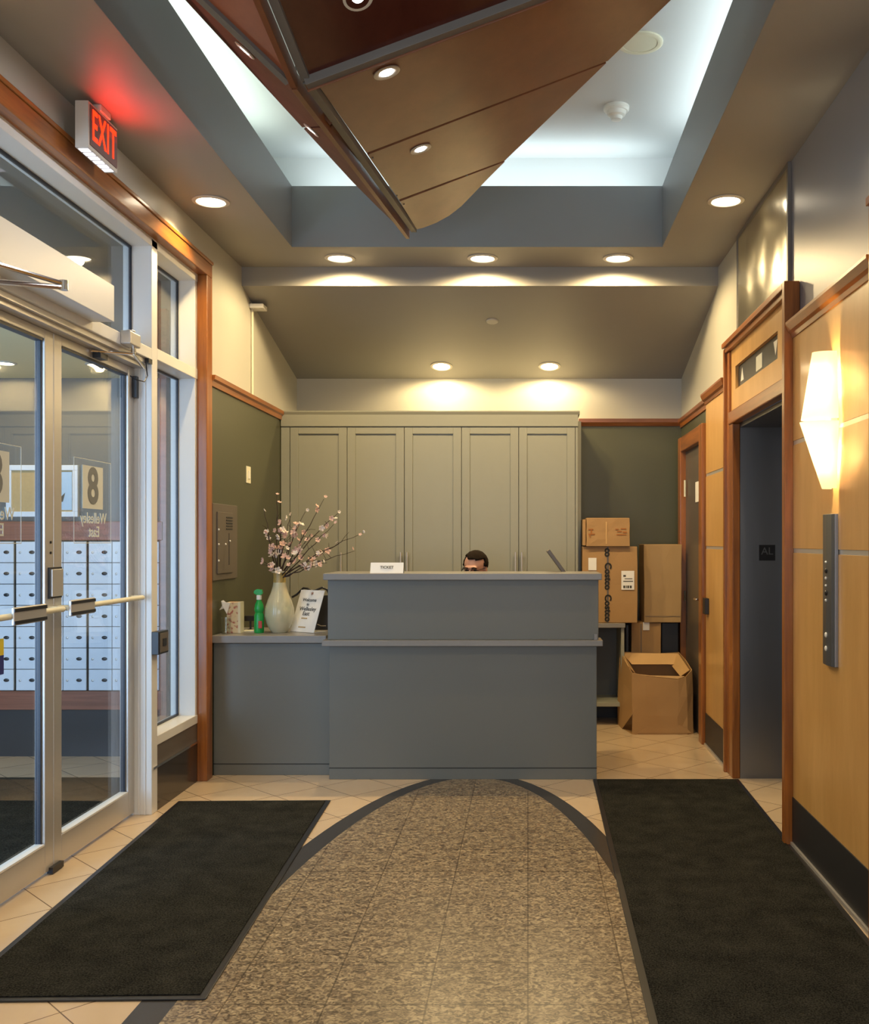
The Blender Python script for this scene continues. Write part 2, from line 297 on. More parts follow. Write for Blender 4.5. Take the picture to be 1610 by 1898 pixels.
# ------------------------------------------------------------------ mesh helpers
ORG = {}
class MB:
    def __init__(s): s.bm = bmesh.new()
    def box(s, x0, x1, y0, y1, z0, z1, rot=None, piv=None):
        x0, x1 = sorted((x0, x1)); y0, y1 = sorted((y0, y1)); z0, z1 = sorted((z0, z1))
        P = [Vector((x, y, z)) for z in (z0, z1) for x, y in ((x0, y0), (x1, y0), (x1, y1), (x0, y1))]
        if rot is not None:
            piv = Vector(piv); P = [rot @ (p-piv)+piv for p in P]
        v = [s.bm.verts.new(p) for p in P]
        for f in ((3, 2, 1, 0), (4, 5, 6, 7), (0, 1, 5, 4), (1, 2, 6, 5), (2, 3, 7, 6), (3, 0, 4, 7)):
            s.bm.faces.new([v[i] for i in f])
        return s
    def prism(s, pts, vec):
        """closed polygon pts (3d) extruded along vec"""
        vec = Vector(vec); a = [s.bm.verts.new(Vector(p)) for p in pts]; b = [s.bm.verts.new(Vector(p)+vec) for p in pts]
        s.bm.faces.new(a[::-1]); s.bm.faces.new(b); n = len(a)
        for i in range(n): s.bm.faces.new((a[i], a[(i+1) % n], b[(i+1) % n], b[i]))
        return s
    def tube(s, pts, r, n=10, cap=True):
        pts = [Vector(p) for p in pts]
        rs = r if isinstance(r, (list, tuple)) else [r]*len(pts)
        rings = []; up = None
        for i, p in enumerate(pts):
            d = (pts[min(i+1, len(pts)-1)]-pts[max(i-1, 0)]).normalized()
            if up is None: up = Vector((0, 0, 1)) if abs(d.z) < 0.9 else Vector((1, 0, 0))
            a = d.cross(up).normalized(); b = a.cross(d).normalized(); up = b
            rings.append([s.bm.verts.new(p+a*math.cos(2*PI*k/n)*rs[i]+b*math.sin(2*PI*k/n)*rs[i]) for k in range(n)])
        for i in range(len(rings)-1):
            for k in range(n): s.bm.faces.new((rings[i][k], rings[i][(k+1) % n], rings[i+1][(k+1) % n], rings[i+1][k]))
        if cap: s.bm.faces.new(rings[0][::-1]); s.bm.faces.new(rings[-1])
        return s
    def lathe(s, c, prof, n=32, axis=None):
        """prof: list of (r, h) ; axis rotation matrix"""
        c = Vector(c); rings = []
        for r, h in prof:
            ring = []
            for k in range(n):
                p = Vector((r*math.cos(2*PI*k/n), r*math.sin(2*PI*k/n), h))
                if axis is not None: p = axis @ p
                ring.append(s.bm.verts.new(c+p))
            rings.append(ring)
        for i in range(len(rings)-1):
            for k in range(n): s.bm.faces.new((rings[i][k], rings[i][(k+1) % n], rings[i+1][(k+1) % n], rings[i+1][k]))
        if prof[0][0] > 1e-6: s.bm.faces.new(rings[0][::-1])
        if prof[-1][0] > 1e-6: s.bm.faces.new(rings[-1])
        bmesh.ops.remove_doubles(s.bm, verts=s.bm.verts[:], dist=1e-6)
        return s
    def ell(s, c, r, u=20, v=14, rot=None):
        mat = Matrix.Translation(Vector(c))
        if rot is not None: mat = mat @ rot.to_4x4()
        mat = mat @ Matrix.Diagonal((r[0], r[1], r[2], 1))
        bmesh.ops.create_uvsphere(s.bm, u_segments=u, v_segments=v, radius=1, matrix=mat)
        return s
    def text(s, body, size, mat4, depth=0.001, bold=0.0, align='CENTER', spacing=1.0):
        cu = bpy.data.curves.new('lettering', 'FONT'); cu.body = body; cu.size = size; cu.extrude = depth; cu.offset = bold
        cu.align_x = align; cu.align_y = 'CENTER'; cu.space_character = spacing; cu.resolution_u = 4
        o = bpy.data.objects.new('lettering', cu); C.objects.link(o)
        bpy.context.view_layer.update()
        me = bpy.data.meshes.new_from_object(o.evaluated_get(bpy.context.evaluated_depsgraph_get()))
        me.transform(mat4); s.bm.from_mesh(me)
        bpy.data.objects.remove(o); bpy.data.meshes.remove(me); bpy.data.curves.remove(cu)
        return s
    def build(s, name, mat, parent=None, bevel=0.0, smooth=False, kind=None, seg=2, recalc=True):
        bm = s.bm
        if recalc: bmesh.ops.recalc_face_normals(bm, faces=bm.faces[:])
        if parent is None:
            xs = [v.co.x for v in bm.verts]; ys = [v.co.y for v in bm.verts]; zs = [v.co.z for v in bm.verts]
            org = Vector(((min(xs)+max(xs))/2, (min(ys)+max(ys))/2, min(zs)))
        else: org = ORG[parent]
        for v in bm.verts: v.co -= org
        me = bpy.data.meshes.new(name); bm.to_mesh(me); bm.free()
        if smooth:
            for p in me.polygons: p.use_smooth = True
            try: me.set_sharp_from_angle(angle=math.radians(40))
            except Exception: pass
        o = bpy.data.objects.new(name, me); C.objects.link(o)
        mats = mat if isinstance(mat, (list, tuple)) else [mat]
        for m_ in mats: me.materials.append(M[m_] if isinstance(m_, str) else m_)
        if parent is None: o.location = org
        else: o.parent = parent
        ORG[o] = org
        if bevel:
            b = o.modifiers.new('bevel', 'BEVEL'); b.width = bevel; b.segments = seg; b.limit_method = 'ANGLE'; b.angle_limit = math.radians(35)
        if kind: o['kind'] = kind
        return o
def thing(name, label, cat, loc, group=None, kind=None):
    o = bpy.data.objects.new(name, None); C.objects.link(o); o.location = loc; o.empty_display_size = 0.1
    if label: o['label'] = label
    if cat: o['category'] = cat
    if group: o['group'] = group
    if kind: o['kind'] = kind
    ORG[o] = Vector(loc); return o
def tag(o, label, cat, group=None):
    o['label'] = label; o['category'] = cat
    if group: o['group'] = group
    return o
def B(*a, **k): return MB().box(*a, **k)
def struct(name, mb, mat, **k): return mb.build(name, mat, kind='structure', **k)
def copy_tree(root, delta, label=None, group=None):
    def rec(o, par):
        c = o.copy(); C.objects.link(c)
        if par is not None: c.parent = par
        for ch in list(o.children): rec(ch, c)
        return c
    r = rec(root, None); r.location = root.location+Vector(delta)
    if label: r['label'] = label
    if group: r['group'] = group
    ORG[r] = ORG[root]+Vector(delta)
    return r
def wp(px, py, Y):          # world point on the plane y=Y that the measured pixel shows
    return Vector(((px-VX)*Y/FPX, Y, EYE+(VY-py)*Y/FPX))
def onplane(px, py, p0, n):
    d = Vector(((px-VX)/FPX, 1, (VY-py)/FPX)); o = Vector((0, 0, EYE))
    return o+d*((Vector(p0)-o).dot(n)/d.dot(n))
# ------------------------------------------------------------------ room constants
XL, XR, YB, HC = -1.91, 1.27, 8.30, 3.25
YF, HF = 6.70, 3.124; HB = 2.763
TX0, TX1, TY0, TY1, HT, HU = -1.471, 0.839, 0.7, 6.245, 3.629, 3.943
YN = -2.2
# floor
struct('floor', B(-5.0, 2.2, YN, YB+.2, -0.1, 0), 'tile')
# main ceiling with the raised opening
cm = MB()
cm.box(-5.0, TX0, YN, YF, HC, HC+.02).box(TX1, 2.0, YN, YF, HC, HC+.02).box(TX0, TX1, TY1, YF, HC, HC+.02).box(TX0, TX1, YN, TY0, HC, HC+.02)
cm.box(XL-.2, XR+.2, YF-.001, YF+.12, HF, HC+.02)
cm.prism([(XL-.2, YF, HF), (XL-.2, YB+.1, HB-(HF-HB)/(YB-YF)*.1), (XL-.2, YB+.1, HF+.3), (XL-.2, YF, HF+.3)], (XR-XL+.4, 0, 0))
struct('ceiling', cm, 'ceiling')
f = MB()
t = .03; k = .003; zf = HC+.0003
f.box(TX0-t, TX0+k, TY0-t, TY1+t, zf, HT).box(TX1-k, TX1+t, TY0-t, TY1+t, zf, HT).box(TX0+k, TX1-k, TY1-k, TY1+t, zf, HT).box(TX0+k, TX1-k, TY0-t, TY0+k, zf, HT)
struct('trim_1', f, 'fascia')
u = MB(); g = .36
u.box(TX0-g, TX1+g, TY0-g, TY1+g, HU, HU+.03)
u.box(TX0-g-.03, TX0-g, TY0-g, TY1+g, HC+.02, HU+.03).box(TX1+g, TX1+g+.03, TY0-g, TY1+g, HC+.02, HU+.03)
u.box(TX0-g, TX1+g, TY1+g, TY1+g+.03, HC+.02, HU+.03).box(TX0-g, TX1+g, TY0-g-.03, TY0-g, HC+.02, HU+.03)
u.box(TX0-g, TX0-t, TY0-g, TY1+g, HT-.06, HT-.03).box(TX1+t, TX1+g, TY0-g, TY1+g, HT-.06, HT-.03)
u.box(TX0-t, TX1+t, TY1+t, TY1+g, HT-.06, HT-.03).box(TX0-t, TX1+t, TY0-g, TY0-t, HT-.06, HT-.03)
o = struct('ceiling.001', u, 'tray'); o.name = 'ceiling_raised'; o['kind'] = 'structure'
# walls
struct('wall_back', B(XL-.3, XR+.3, YB, YB+.12, 0, 3.3), 'twotone')
struct('wall_left', B(-2.10, XL, 6.03, YB, 0, 3.3), 'twotone')
o = struct('wall_left_head', B(-2.10, XL, YN, 6.03, 3.09, 3.3), 'wall')
struct('wall_left_near', B(-2.10, XL, YN, 3.30, 0, 3.09), 'wall')
# right wall with the recess of the lift
struct('wall_right', B(XR, XR+.3, 6.03, YB, 0, 3.3), 'twotone')
rw = MB(); rw.box(XR+.02, XR+.35, 6.02, 6.03, 0, 3.3).box(XR, XR+.35, YN, 4.80, 0, 3.3).box(XR, XR+.35, 4.80, 6.02, 2.62, 3.3)
o = struct('wall_right_near', rw, 'bluewall')
fw = MB(); fw.box(-5, -1.75, YN-.1, YN, 0, 3.3).box(1.15, 2, YN-.1, YN, 0, 3.3).box(-1.75, 1.15, YN-.1, YN, 2.85, 3.3).box(-1.75, 1.15, YN-.1, YN, 0, .45)
struct('wall_front', fw, 'wall')
wn = thing('window_3', None, None, (-.3, YN-.05, .45), kind='structure')
B(-1.75, 1.15, YN-.055, YN-.049, .45, 2.85).build('pane', 'glass', wn)
fr = MB(); fr.box(-1.75, -1.69, YN-.08, YN-.02, .45, 2.85).box(1.09, 1.15, YN-.08, YN-.02, .45, 2.85).box(-1.69, 1.09, YN-.08, YN-.02, .45, .51).box(-1.69, 1.09, YN-.08, YN-.02, 2.79, 2.85).box(-.33, -.27, YN-.08, YN-.02, .51, 2.79)
fr.build('window_frame', 'alu', wn)
# picture rails
def rail(mb, x, y0, y1, s):      # crown profile running along y on wall x, s=+1 grows to +x
    P = [(0, 2.355), (.012, 2.355), (.016, 2.385), (.03, 2.395), (.034, 2.42), (0, 2.42)]
    mb.prism([(x+s*a, y0, h) for a, h in P], (0, y1-y0, 0)); return mb
struct('trim_2', rail(MB(), XL, 6.03, 7.75, 1), 'cherry_y')
struct('trim_3', MB().prism([(0.42, YB-a, h) for a, h in [(0, 2.37), (.012, 2.37), (.03, 2.40), (.034, 2.43), (0, 2.43)]], (XR-.42, 0, 0)), 'cherry_x')
struct('trim_4', rail(MB(), XR, 6.92, YB, -1), 'cherry_y')
struct('baseboard_back', B(.42, 1.22, 8.13, YB, 0, .15), 'blackmatt')

# stone inlay
EX, EY, EA, EB = -.32, 2.80, .875, 3.33
def ellpts(a, b, n, z): return [(EX+a*math.cos(2*PI*k/n), EY+b*math.sin(2*PI*k/n), z) for k in range(n)]
bd = MB(); A = ellpts(EA, EB, 128, .0015); Bp = ellpts(EA-.11, EB-.11, 128, .0015)
va = [bd.bm.verts.new(p) for p in A]; vb = [bd.bm.verts.new(p) for p in Bp]
for k in range(128): bd.bm.faces.new((va[k], va[(k+1) % 128], vb[(k+1) % 128], vb[k]))
o = bd.build('stone_border', 'border', kind='structure'); o.name = 'floor_inlay_border'
gr = MB(); gr.bm.faces.new([gr.bm.verts.new(p) for p in ellpts(EA-.11, EB-.11, 128, .0016)])
o = gr.build('floor_inlay', 'granite', kind='structure')

# ------------------------------------------------------------------ storefront on the left
DX = -2.06            # glass and door plane
MX = -1.95            # face of the frame
fr = MB()
fr.box(-2.10, MX, 5.205, 5.285, 0, 2.99)                       # mullion between door and sidelight
for k in range(3): fr.box(-2.05+.03*k, -2.04+.03*k, 5.199, 5.205, 0, 2.40)
fr.box(-2.10, MX, 3.30, 5.93, 2.95, 3.0)                      # head
fr.box(-2.10, MX, 3.30, 5.205, 2.36, 2.42)                    # header over the doors
fr.box(-2.10, MX+.0, 5.285, 5.93, 2.375, 2.435)                 # sidelight transom bar
fr.box(-2.10, -1.955, 5.90, 5.945, .37, 2.99)                  # far jamb
fr.box(-2.10, MX, 3.30, 3.40, 0, 2.99)
fr.box(-2.10, MX, 5.285, 5.93, .345, .395)                    # sill
struct('trim_5', fr, 'whiteframe', bevel=.003)
hd = MB(); hd.box(-2.09, -1.965, 3.40, 5.205, 2.335, 2.36).box(-2.09, -1.985, 3.40, 5.205, 2.315, 2.335)
struct('trim_6', hd, 'alu')
# apron below the sidelight
struct('wall_apron', B(-2.10, -1.955, 5.25, 5.94, .24, .345), 'brownpanel')
struct('baseboard_left', B(-2.10, -1.953, 5.25, 5.94, 0, .232), 'blackgloss')
struct('trim_7', B(-1.958, -1.945, 5.22, 5.94, .230, .242), 'chrome')
# wood casing round the glazing
cs = MB(); cs.box(-1.955, -1.895, 5.93, 6.03, 0, 2.995)
struct('trim_8', cs, 'cherry_v', bevel=.004)
cs = MB(); cs.box(-1.955, -1.895, 2.5, 6.03, 2.995, 3.075).box(-1.955, -1.888, 2.5, 6.035, 3.075, 3.095)
struct('trim_9', cs, 'cherry_y', bevel=.004)
def window(name, y0, y1, z0, z1):
    w_ = thing(name, None, None, (DX, (y0+y1)/2, z0), kind='structure')
    B(DX-.004, DX+.004, y0, y1, z0, z1).build('pane', 'glass', w_)
    m = MB(); s = .012
    m.box(DX-.006, DX+.007, y0, y0+s, z0, z1).box(DX-.006, DX+.007, y1-s, y1, z0, z1).box(DX-.006, DX+.007, y0+s, y1-s, z0, z0+s).box(DX-.006, DX+.007, y0+s, y1-s, z1-s, z1)
    m.build('gasket', 'gasket', w_)
window('window_1', 3.40, 5.205, 2.42, 2.95)
window('window_2', 5.285, 5.90, .395, 2.375)
window('window_4', 5.285, 5.90, 2.435, 2.95)
# door leaves
def leaf(name, y0, y1, hinge_far, first):
    d = thing(name, None, None, (DX, (y0+y1)/2, 0), kind='structure')
    g0, g1 = (y0+.075, y1-.078)
    m = MB(); a, b_ = DX-.022, DX+.022
    m.box(a, b_, y0+.002, g0, .015, 2.315).box(a, b_, g1, y1-.002, .015, 2.315).box(a, b_, g0, g1, .015, .135).box(a, b_, g0, g1, 2.275, 2.315)
    m.build('door_frame', 'alu', d, bevel=.003)
    B(DX-.004, DX+.004, g0, g1, .135, 2.275).build('pane', 'glass', d)
    m = MB(); s = .011
    for yy in (g0, g1-s): m.box(DX-.014, DX+.008, yy, yy+s, .135, 2.275)
    m.box(DX-.018, DX+.018, g0+s, g1-s, 2.275-s, 2.275)
    m.build('gasket', 'gasket', d)
    m = MB(); m.box(DX-.018, DX+.024, g0+s, g1-s, .135, .143)
    m.build('glazing_bead', 'whiteframe', d)
    # push bar
    pb = MB(); h = 1.13; xb = -1.985
    pb.tube([(xb, y0+.03, h), (xb, y1-.03, h)], .0125, 12)
    for yy in (y0+.04, y1-.04): pb.tube([(xb, yy, h), (DX+.02, yy, h)], .012, 10)
    pbo = pb.build('push_bar', 'cream', d, smooth=True)
    return d, pbo, (g0, g1)
door2, pb2, _g = leaf('door_1', 4.315, 5.20, True, True)
door1, pb1, _g = leaf('door_2', 3.42, 4.315, False, False)
for d_, pbo, (ya, yb) in ((door2, pb2, (4.32, 4.56)), (door1, pb1, (3.84, 4.10))):
    m = MB(); m.box(-1.978, -1.9645, ya, yb, 1.095, 1.165); m.build('bar_pad', 'alu', pbo, bevel=.004)
    m = MB(); m.box(-1.9655, -1.962, ya, yb, 1.147, 1.160).box(-1.9655, -1.962, ya, yb, 1.100, 1.113); m.build('grip_strip', 'black', pbo)
# lock keeper on the meeting stile
m = MB(); m.box(-2.042, -2.030, 4.262, 4.375, 1.175, 1.308); k_ = m.build('lock_guard', 'black', door1)
B(-2.034, -2.022, 4.272, 4.37, 1.183, 1.300).build('lock_plate', 'alu', k_, bevel=.002)
m = MB()
for h in (1.42-.005, 1.37): m.tube([(-2.04, 4.285, h), (-2.034, 4.285, h)], .006, 10)
m.build('keyhole', 'black', door1)
B(-2.045, -2.02, 4.27, 4.37, .004, .03).build('flush_bolt', 'black', door1)
# glass lettering: read from outside, so it is mirrored seen from the lobby
def GL(x, y, z): # text plane whose +x (text) runs toward -y world so that outside (-x side) reads correctly
    m4 = Matrix(((0, 0, -1, x), (-1, 0, 0, y), (0, 1, 0, z), (0, 0, 0, 1)))
    return m4
def address(door, y0):
    # y0 near edge of frame, width .40
    yc = y0+.20; x = DX+.006
    m = MB(); t = .003
    y1 = y0+.404
    m.box(x, x+.001, y0, y1, 1.80, 1.80+t).box(x, x+.001, y0, y0+t, 1.413, 1.80).box(x, x+.001, y1-t, y1, 1.413, 1.80).box(x, x+.001, y0, y1, 1.41, 1.413)
    fr_ = m.build('etched_frame', 'frost', door)
    B(x, x+.001, y0+.088, y0+.31, 1.572, 1.773).build('number_panel', 'frost', door)
    M_ = GL(x+.002, yc, 1.672)
    MB().text('8', .235, M_, .0006, .006).build('numeral', 'greyvinyl', door)
    MB().text('Wellesley', .072, GL(x+.002, yc+.005, 1.526), .0006, .0008).build('lettering', 'frost', door)
    MB().text('East', .072, GL(x+.002, yc+.01, 1.462), .0006, .0008).build('lettering', 'frost', door)
address(door2, 4.54); address(door1, 3.665)
B(DX+.006, DX+.008, 3.78, 3.925, .90, .965).build('door_sticker', 'bluepaper', door1)
# yellow and blue sticker at the frame edge
M['stickyellow'] = paint('yellow sticker', (0.8, 0.65, 0.05), .5); M['stickblue'] = paint('blue sticker', (0.02, 0.03, 0.22), .5)
st = thing('sticker', 'yellow and blue sticker on the glass of the left door leaf', 'sticker', (DX+.008, 3.85, .90))
B(DX+.0085, DX+.010, 3.78, 3.927, .975, 1.04).build('yellow_band', 'stickyellow', st); B(DX+.0085, DX+.010, 3.78, 3.927, .90, .975).build('blue_band', 'stickblue', st)
# operator box over the doors
o = thing('door_operator', 'long off white door operator box above the glass doors', 'door operator', (-1.90, 3.9, 2.40))
B(-1.95, -1.85, 3.2, 4.49, 2.40, 2.562).build('housing', 'whiteframe', o, bevel=.002)
m = MB(); e_ = Vector((-1.65, 3.57, 2.335))
m.tube([e_, (-1.93, 3.08, 2.36)], .009, 8).tube([e_+Vector((0, 0, -.012)), (-1.97, 3.15, 2.26)], .009, 8)
m.tube([e_+Vector((0, 0, .012)), e_+Vector((0, 0, -.022))], .016, 12)
m.build('arm', 'chrome', o, smooth=True)
# closer at the right-hand leaf
o = thing('door_closer', 'small grey closer and contact switch at the top corner of the right door leaf', 'door closer', (-1.93, 4.9, 2.3))
m = MB(); m.box(-1.95, -1.90, 4.80, 4.93, 2.365, 2.43); m.lathe((-1.925, 4.865, 2.43), [(0.022, 0), (.022, .012), (.0, .014)], 14)
m.build('body', 'alu', o, bevel=.01, seg=3)
m = MB(); m.tube([(-1.925, 4.90, 2.365), (-1.925, 4.90, 2.33)], .012, 10); m.tube([(-1.925, 4.90, 2.335), (-2.03, 4.66, 2.305)], .007, 8).tube([(-1.925, 4.90, 2.335), (-1.95, 5.10, 2.30)], .008, 8)
m.build('arm', 'chrome', o, smooth=True)
for q in ((-2.04, -2.0, 4.70, 4.78, 2.28, 2.305), (-2.036, -2.014, 5.165, 5.195, 2.16, 2.27), (-1.965, -1.945, 5.15, 5.20, 2.335, 2.36)): B(*q).build('contact', 'black', o)
m = MB(); m.tube([(-1.96, 5.15, 2.34), (-1.955, 5.16, 2.27), (-1.96, 5.13, 2.235), (-1.99, 5.09, 2.24), (-2.02, 5.1, 2.26)], .003, 6)
m.build('cable', 'black', o, smooth=True)
# card reader on the mullion
o = thing('card_reader', 'small black card reader box on the post beside the sidelight', 'card reader', (-1.93, 5.26, .83))
B(-1.95, -1.912, 5.20, 5.34, .83, .95).build('housing', 'black', o, bevel=.003)
B(-1.913, -1.909, 5.215, 5.33, .84, .94).build('faceplate', 'brownpanel', o)
B(-1.91, -1.906, 5.25, 5.30, .87, .91).build('sensor_window', 'black', o)

# ------------------------------------------------------------------ vestibule behind the glass
VYB = 6.65
struct('wall_vestibule', B(-4.8, -2.10, VYB, VYB+.1, 0, 3.25), 'vestgrey')
struct('wall_vestibule_left', B(-4.9, -4.8, 1.8, VYB, 0, 3.25), 'vestgrey')
struct('wall_vestibule_near', MB().box(-4.8, -4.55, 1.8, 1.9, 0, 3.25).box(-2.3, -2.1, 1.8, 1.9, 0, 3.25).box(-4.55, -2.3, 1.8, 1.9, 2.9, 3.25), 'vestgrey')
wn = thing('window_5', None, None, (-3.4, 1.85, 0), kind='structure')
B(-4.55, -2.3, 1.85, 1.856, 0, 2.9).build('pane', 'glass', wn)
MB().box(-4.55, -4.5, 1.83, 1.88, 0, 2.9).box(-2.35, -2.3, 1.83, 1.88, 0, 2.9).box(-3.45, -3.39, 1.83, 1.88, 0, 2.9).build('window_frame', 'alu', wn)
struct('trim_10', B(-4.8, -2.40, VYB-.06, VYB, 1.425, 1.549), 'redwood', bevel=.004)
struct('trim_11', B(-4.8, -2.40, VYB-.06, VYB, .312, .435), 'redwood', bevel=.004)
struct('trim_12', B(-2.42, -2.375, VYB-.055, VYB, .0, 2.95), 'redwood', bevel=.003)
struct('baseboard_vestibule', B(-4.8, -2.42, VYB-.03, VYB, 0, .31), 'vestbase')
# mailbox banks
P_ = .1549; RH = .140
def mailbank(x0, ncol, label):
    b_ = thing('mailbox_bank', label, 'mailboxes', (x0+ncol*P_/2, VYB-.03, .437), 'banks of white mailboxes in the vestibule')
    yf = VYB-.05
    B(x0+.004, x0+ncol*P_+.006, yf, VYB, .437, 1.423).build('cabinet_body', 'ink', b_)
    proto = None
    for c in range(ncol):
        for r in range(7):
            xx = x0+.008+c*P_; zz = .439+r*RH
            if proto is None:
                d = B(xx+.0015, xx+P_-.0035, yf-.012, yf+.001, zz+.0015, zz+RH-.003).build('mailbox_door', 'mailwhite', b_, bevel=.0015)
                m = MB(); m.ell((xx+.105, yf-.013, zz+.068), (.019, .004, .0115), 14, 8); l = m.build('keyhole', 'black', d, smooth=True)
                m = MB(); m.ell((xx+.027, yf-.013, zz+.066), (.008, .003, .008), 10, 6); n_ = m.build('number_tag', 'alu', d, smooth=True)
                proto = (d, l, n_); p0 = (c, r)
            else:
                d, l, n_ = [q.copy() for q in proto]
                for q in (d, l, n_): C.objects.link(q)
                d.parent = b_; l.parent = d; n_.parent = d
                d.location = Vector(((c-p0[0])*P_, 0, (r-p0[1])*RH))
    return b_
x0 = (36-VX)*VYB/FPX
mailbank(x0, 3, 'bank of white mailboxes seen through the right door leaf')
mailbank(x0-3*P_-.012, 3, 'bank of white mailboxes seen through the left door leaf')
mailbank(x0+3*P_+.012, 3, 'bank of white mailboxes nearest the sidelight beside the wooden upright')
struct('ceiling_vestibule', B(-4.8, -2.45, 1.9, VYB, 2.50, 2.53), 'creamreflect')  # lowered to the reflection's edge, reflected glow put into its colour
struct('wall_vestibule_reflection_panel', B(-2.48, -2.45, 1.9, VYB, 2.53, HC), 'tray')  # added panel, pale to imitate the ceiling reflected in the transom glass
# notice board
nb0 = wp(12, 958, VYB-.02); nb1 = wp(145, 862, VYB-.02)
o = thing('notice_board', 'white framed notice board above the mailboxes', 'notice board', ((nb0.x+nb1.x)/2, VYB-.02, nb0.z))
m = MB(); q = .035
m.box(nb0.x, nb1.x, VYB-.03, VYB, nb0.z, nb0.z+q).box(nb0.x, nb1.x, VYB-.03, VYB, nb1.z-q, nb1.z).box(nb0.x, nb0.x+q, VYB-.03, VYB, nb0.z+q, nb1.z-q).box(nb1.x-q, nb1.x, VYB-.03, VYB, nb0.z+q, nb1.z-q)
m.build('frame', 'mailwhite', o, bevel=.003)
B(nb0.x+q, nb1.x-q, VYB-.015, VYB, nb0.z+q, nb1.z-q).build('cork_panel', 'cork', o)
o2 = thing('notice', 'pale blue paper notice pinned in the white framed board', 'notice', (nb1.x-.12, VYB-.017, nb0.z+.06))
xn = wp(98, 900, VYB).x
B(xn, nb1.x-q-.008, VYB-.018, VYB-.0155, nb0.z+.045, nb1.z-.045).build('sheet', 'bluepaper', o2)
MB().prism([(xn+.045, VYB-.019, nb0.z+.10), (xn+.075, VYB-.019, nb0.z+.10), (xn+.09, VYB-.019, nb0.z+.16), (xn+.06, VYB-.019, nb0.z+.13)], (0, -.001, 0)).build('printed_mark', 'ink', o2)
# vestibule mat
m = MB(); m.box(-3.6, -2.25, 3.6, 6.0, 0, .008)
tag(m.build('door_mat', 'carpet'), 'charcoal door mat in the vestibule behind the glass doors', 'mat')

# ------------------------------------------------------------------ left wall fittings
o = thing('conduit', 'thin white cable conduit with a junction box high on the left wall', 'conduit', (XL, 6.925, 2.42))
MB().tube([(XL+.009, 6.925, 2.421), (XL+.009, 6.925, 3.05)], .008, 8).build('pipe', 'cream', o, smooth=True)
m = MB(); p = wp(474, 559, 6.93); m.box(XL+.001, XL+.095, 6.88, 6.99, 3.02, 3.05); m.build('junction_box', 'white', o, bevel=.003)
o = thing('light_switch', 'cream light switch plate on the olive left wall', 'switch', (XL, 6.85, 1.82))
B(XL, XL+.006, 6.80, 6.90, 1.815, 1.93).build('plate', 'cream', o, bevel=.002)
B(XL+.006, XL+.012, 6.835, 6.865, 1.845, 1.90).build('rocker', 'white', o, bevel=.002)
o = thing('alarm_panel', 'grey alarm panel with slots and knobs behind the wood casing', 'panel', (XL, 6.3, 1.18))
B(XL, XL+.012, 6.05, 6.56, 1.18, 1.65).build('housing', 'brownpanel', o, bevel=.003)
B(XL+.012, XL+.020, 6.12, 6.44, 1.22, 1.60).build('door', 'brownpanel', o, bevel=.002)
m = MB()
for k in range(5): m.box(XL+.019, XL+.023, 6.29, 6.42, 1.565-.018*k, 1.572-.018*k)
m.box(XL+.019, XL+.022, 6.345, 6.35, 1.27, 1.47); m.build('slot', 'black', o)
for y, h in ((6.13, 1.49), (6.13, 1.40), (6.27, 1.40), (6.13, 1.30), (6.36, 1.42)):
    MB().ell((XL+.022, y, h), (.006, .006, .007), 10, 8).build('indicator_knob', 'white', o, smooth=True)

# ------------------------------------------------------------------ reception desk and side counter
o = thing('reception_desk', 'wide grey two-level reception desk facing the entrance', 'reception desk', (-.385, 6.2, 0))
YD = 5.98
m = MB(); m.box(-1.183, .410, YD, YD+.04, 0, .80); m.box(-1.183, -1.143, YD+.04, 6.75, 0, .80).box(.37, .41, YD+.04, 6.75, 0, .80)
m.build('base', 'deskgrey', o, bevel=.002)
B(-1.184, .411, YD-.002, YD+.001, .066, .070).build('kick_line', 'groove', o)
B(-1.215, .442, YD-.065, YD+.12, .800, .834).build('ledge', 'slab', o, bevel=.003)
m = MB(); m.box(-1.190, .420, YD-.01, YD+.05, .834, 1.190).box(-1.190, -1.15, YD+.05, 6.30, .834, 1.19).box(.38, .42, YD+.05, 6.30, .834, 1.19)
m.build('upstand', 'deskgrey', o, bevel=.002)
B(-1.208, .437, YD-.06, 6.36, 1.190, 1.229).build('transaction_top', 'slab', o, bevel=.004)
B(-1.15, .38, YD+.12, 6.62, .71, .74).build('worktop', 'slab', o)
m = MB()
m.box(.392, .4115, YD-.035, YD-.01, .8345, .87); m.build('corner_bracket', 'slab', o)
o = thing('side_counter', 'low grey counter carrying the vase, left of the reception desk', 'counter', (-1.55, 6.3, 0))
m = MB(); m.box(XL+.003, -1.186, 6.09, 6.13, 0, .80).box(XL+.003, XL+.043, 6.13, 6.60, 0, .80).box(-1.226, -1.186, 6.13, 6.60, 0, .80)
m.build('base', 'deskgrey', o, bevel=.002)
B(XL+.003, -1.187, 6.088, 6.091, .066, .070).build('kick_line', 'groove', o)
B(XL+.002, -1.217, 6.055, 6.64, .804, .850).build('countertop', 'slab', o, bevel=.004)
# name card
o = thing('name_card', 'small white folded sign standing on the desk top', 'sign', (-.82, 6.0, 1.229))
a_, b_ = wp(686, 1060, 5.965), wp(747, 1060, 5.965)
m = MB(); m.prism([(a_.x, 5.955, 1.2295), (a_.x, 5.985, 1.292), (a_.x, 5.987, 1.292), (a_.x, 6.02, 1.2295), (a_.x, 6.018, 1.2295), (a_.x, 5.986, 1.289), (a_.x, 5.957, 1.2295)], (b_.x-a_.x, 0, 0))
m.build('card', 'paper', o)
rt = Matrix.Rotation(math.radians(64.5), 4, 'X')
MB().text('TICKET', .024, Matrix.Translation(((a_.x+b_.x)/2, 5.968, 1.264)) @ rt, .0004, .0003).build('lettering', 'ink', o)
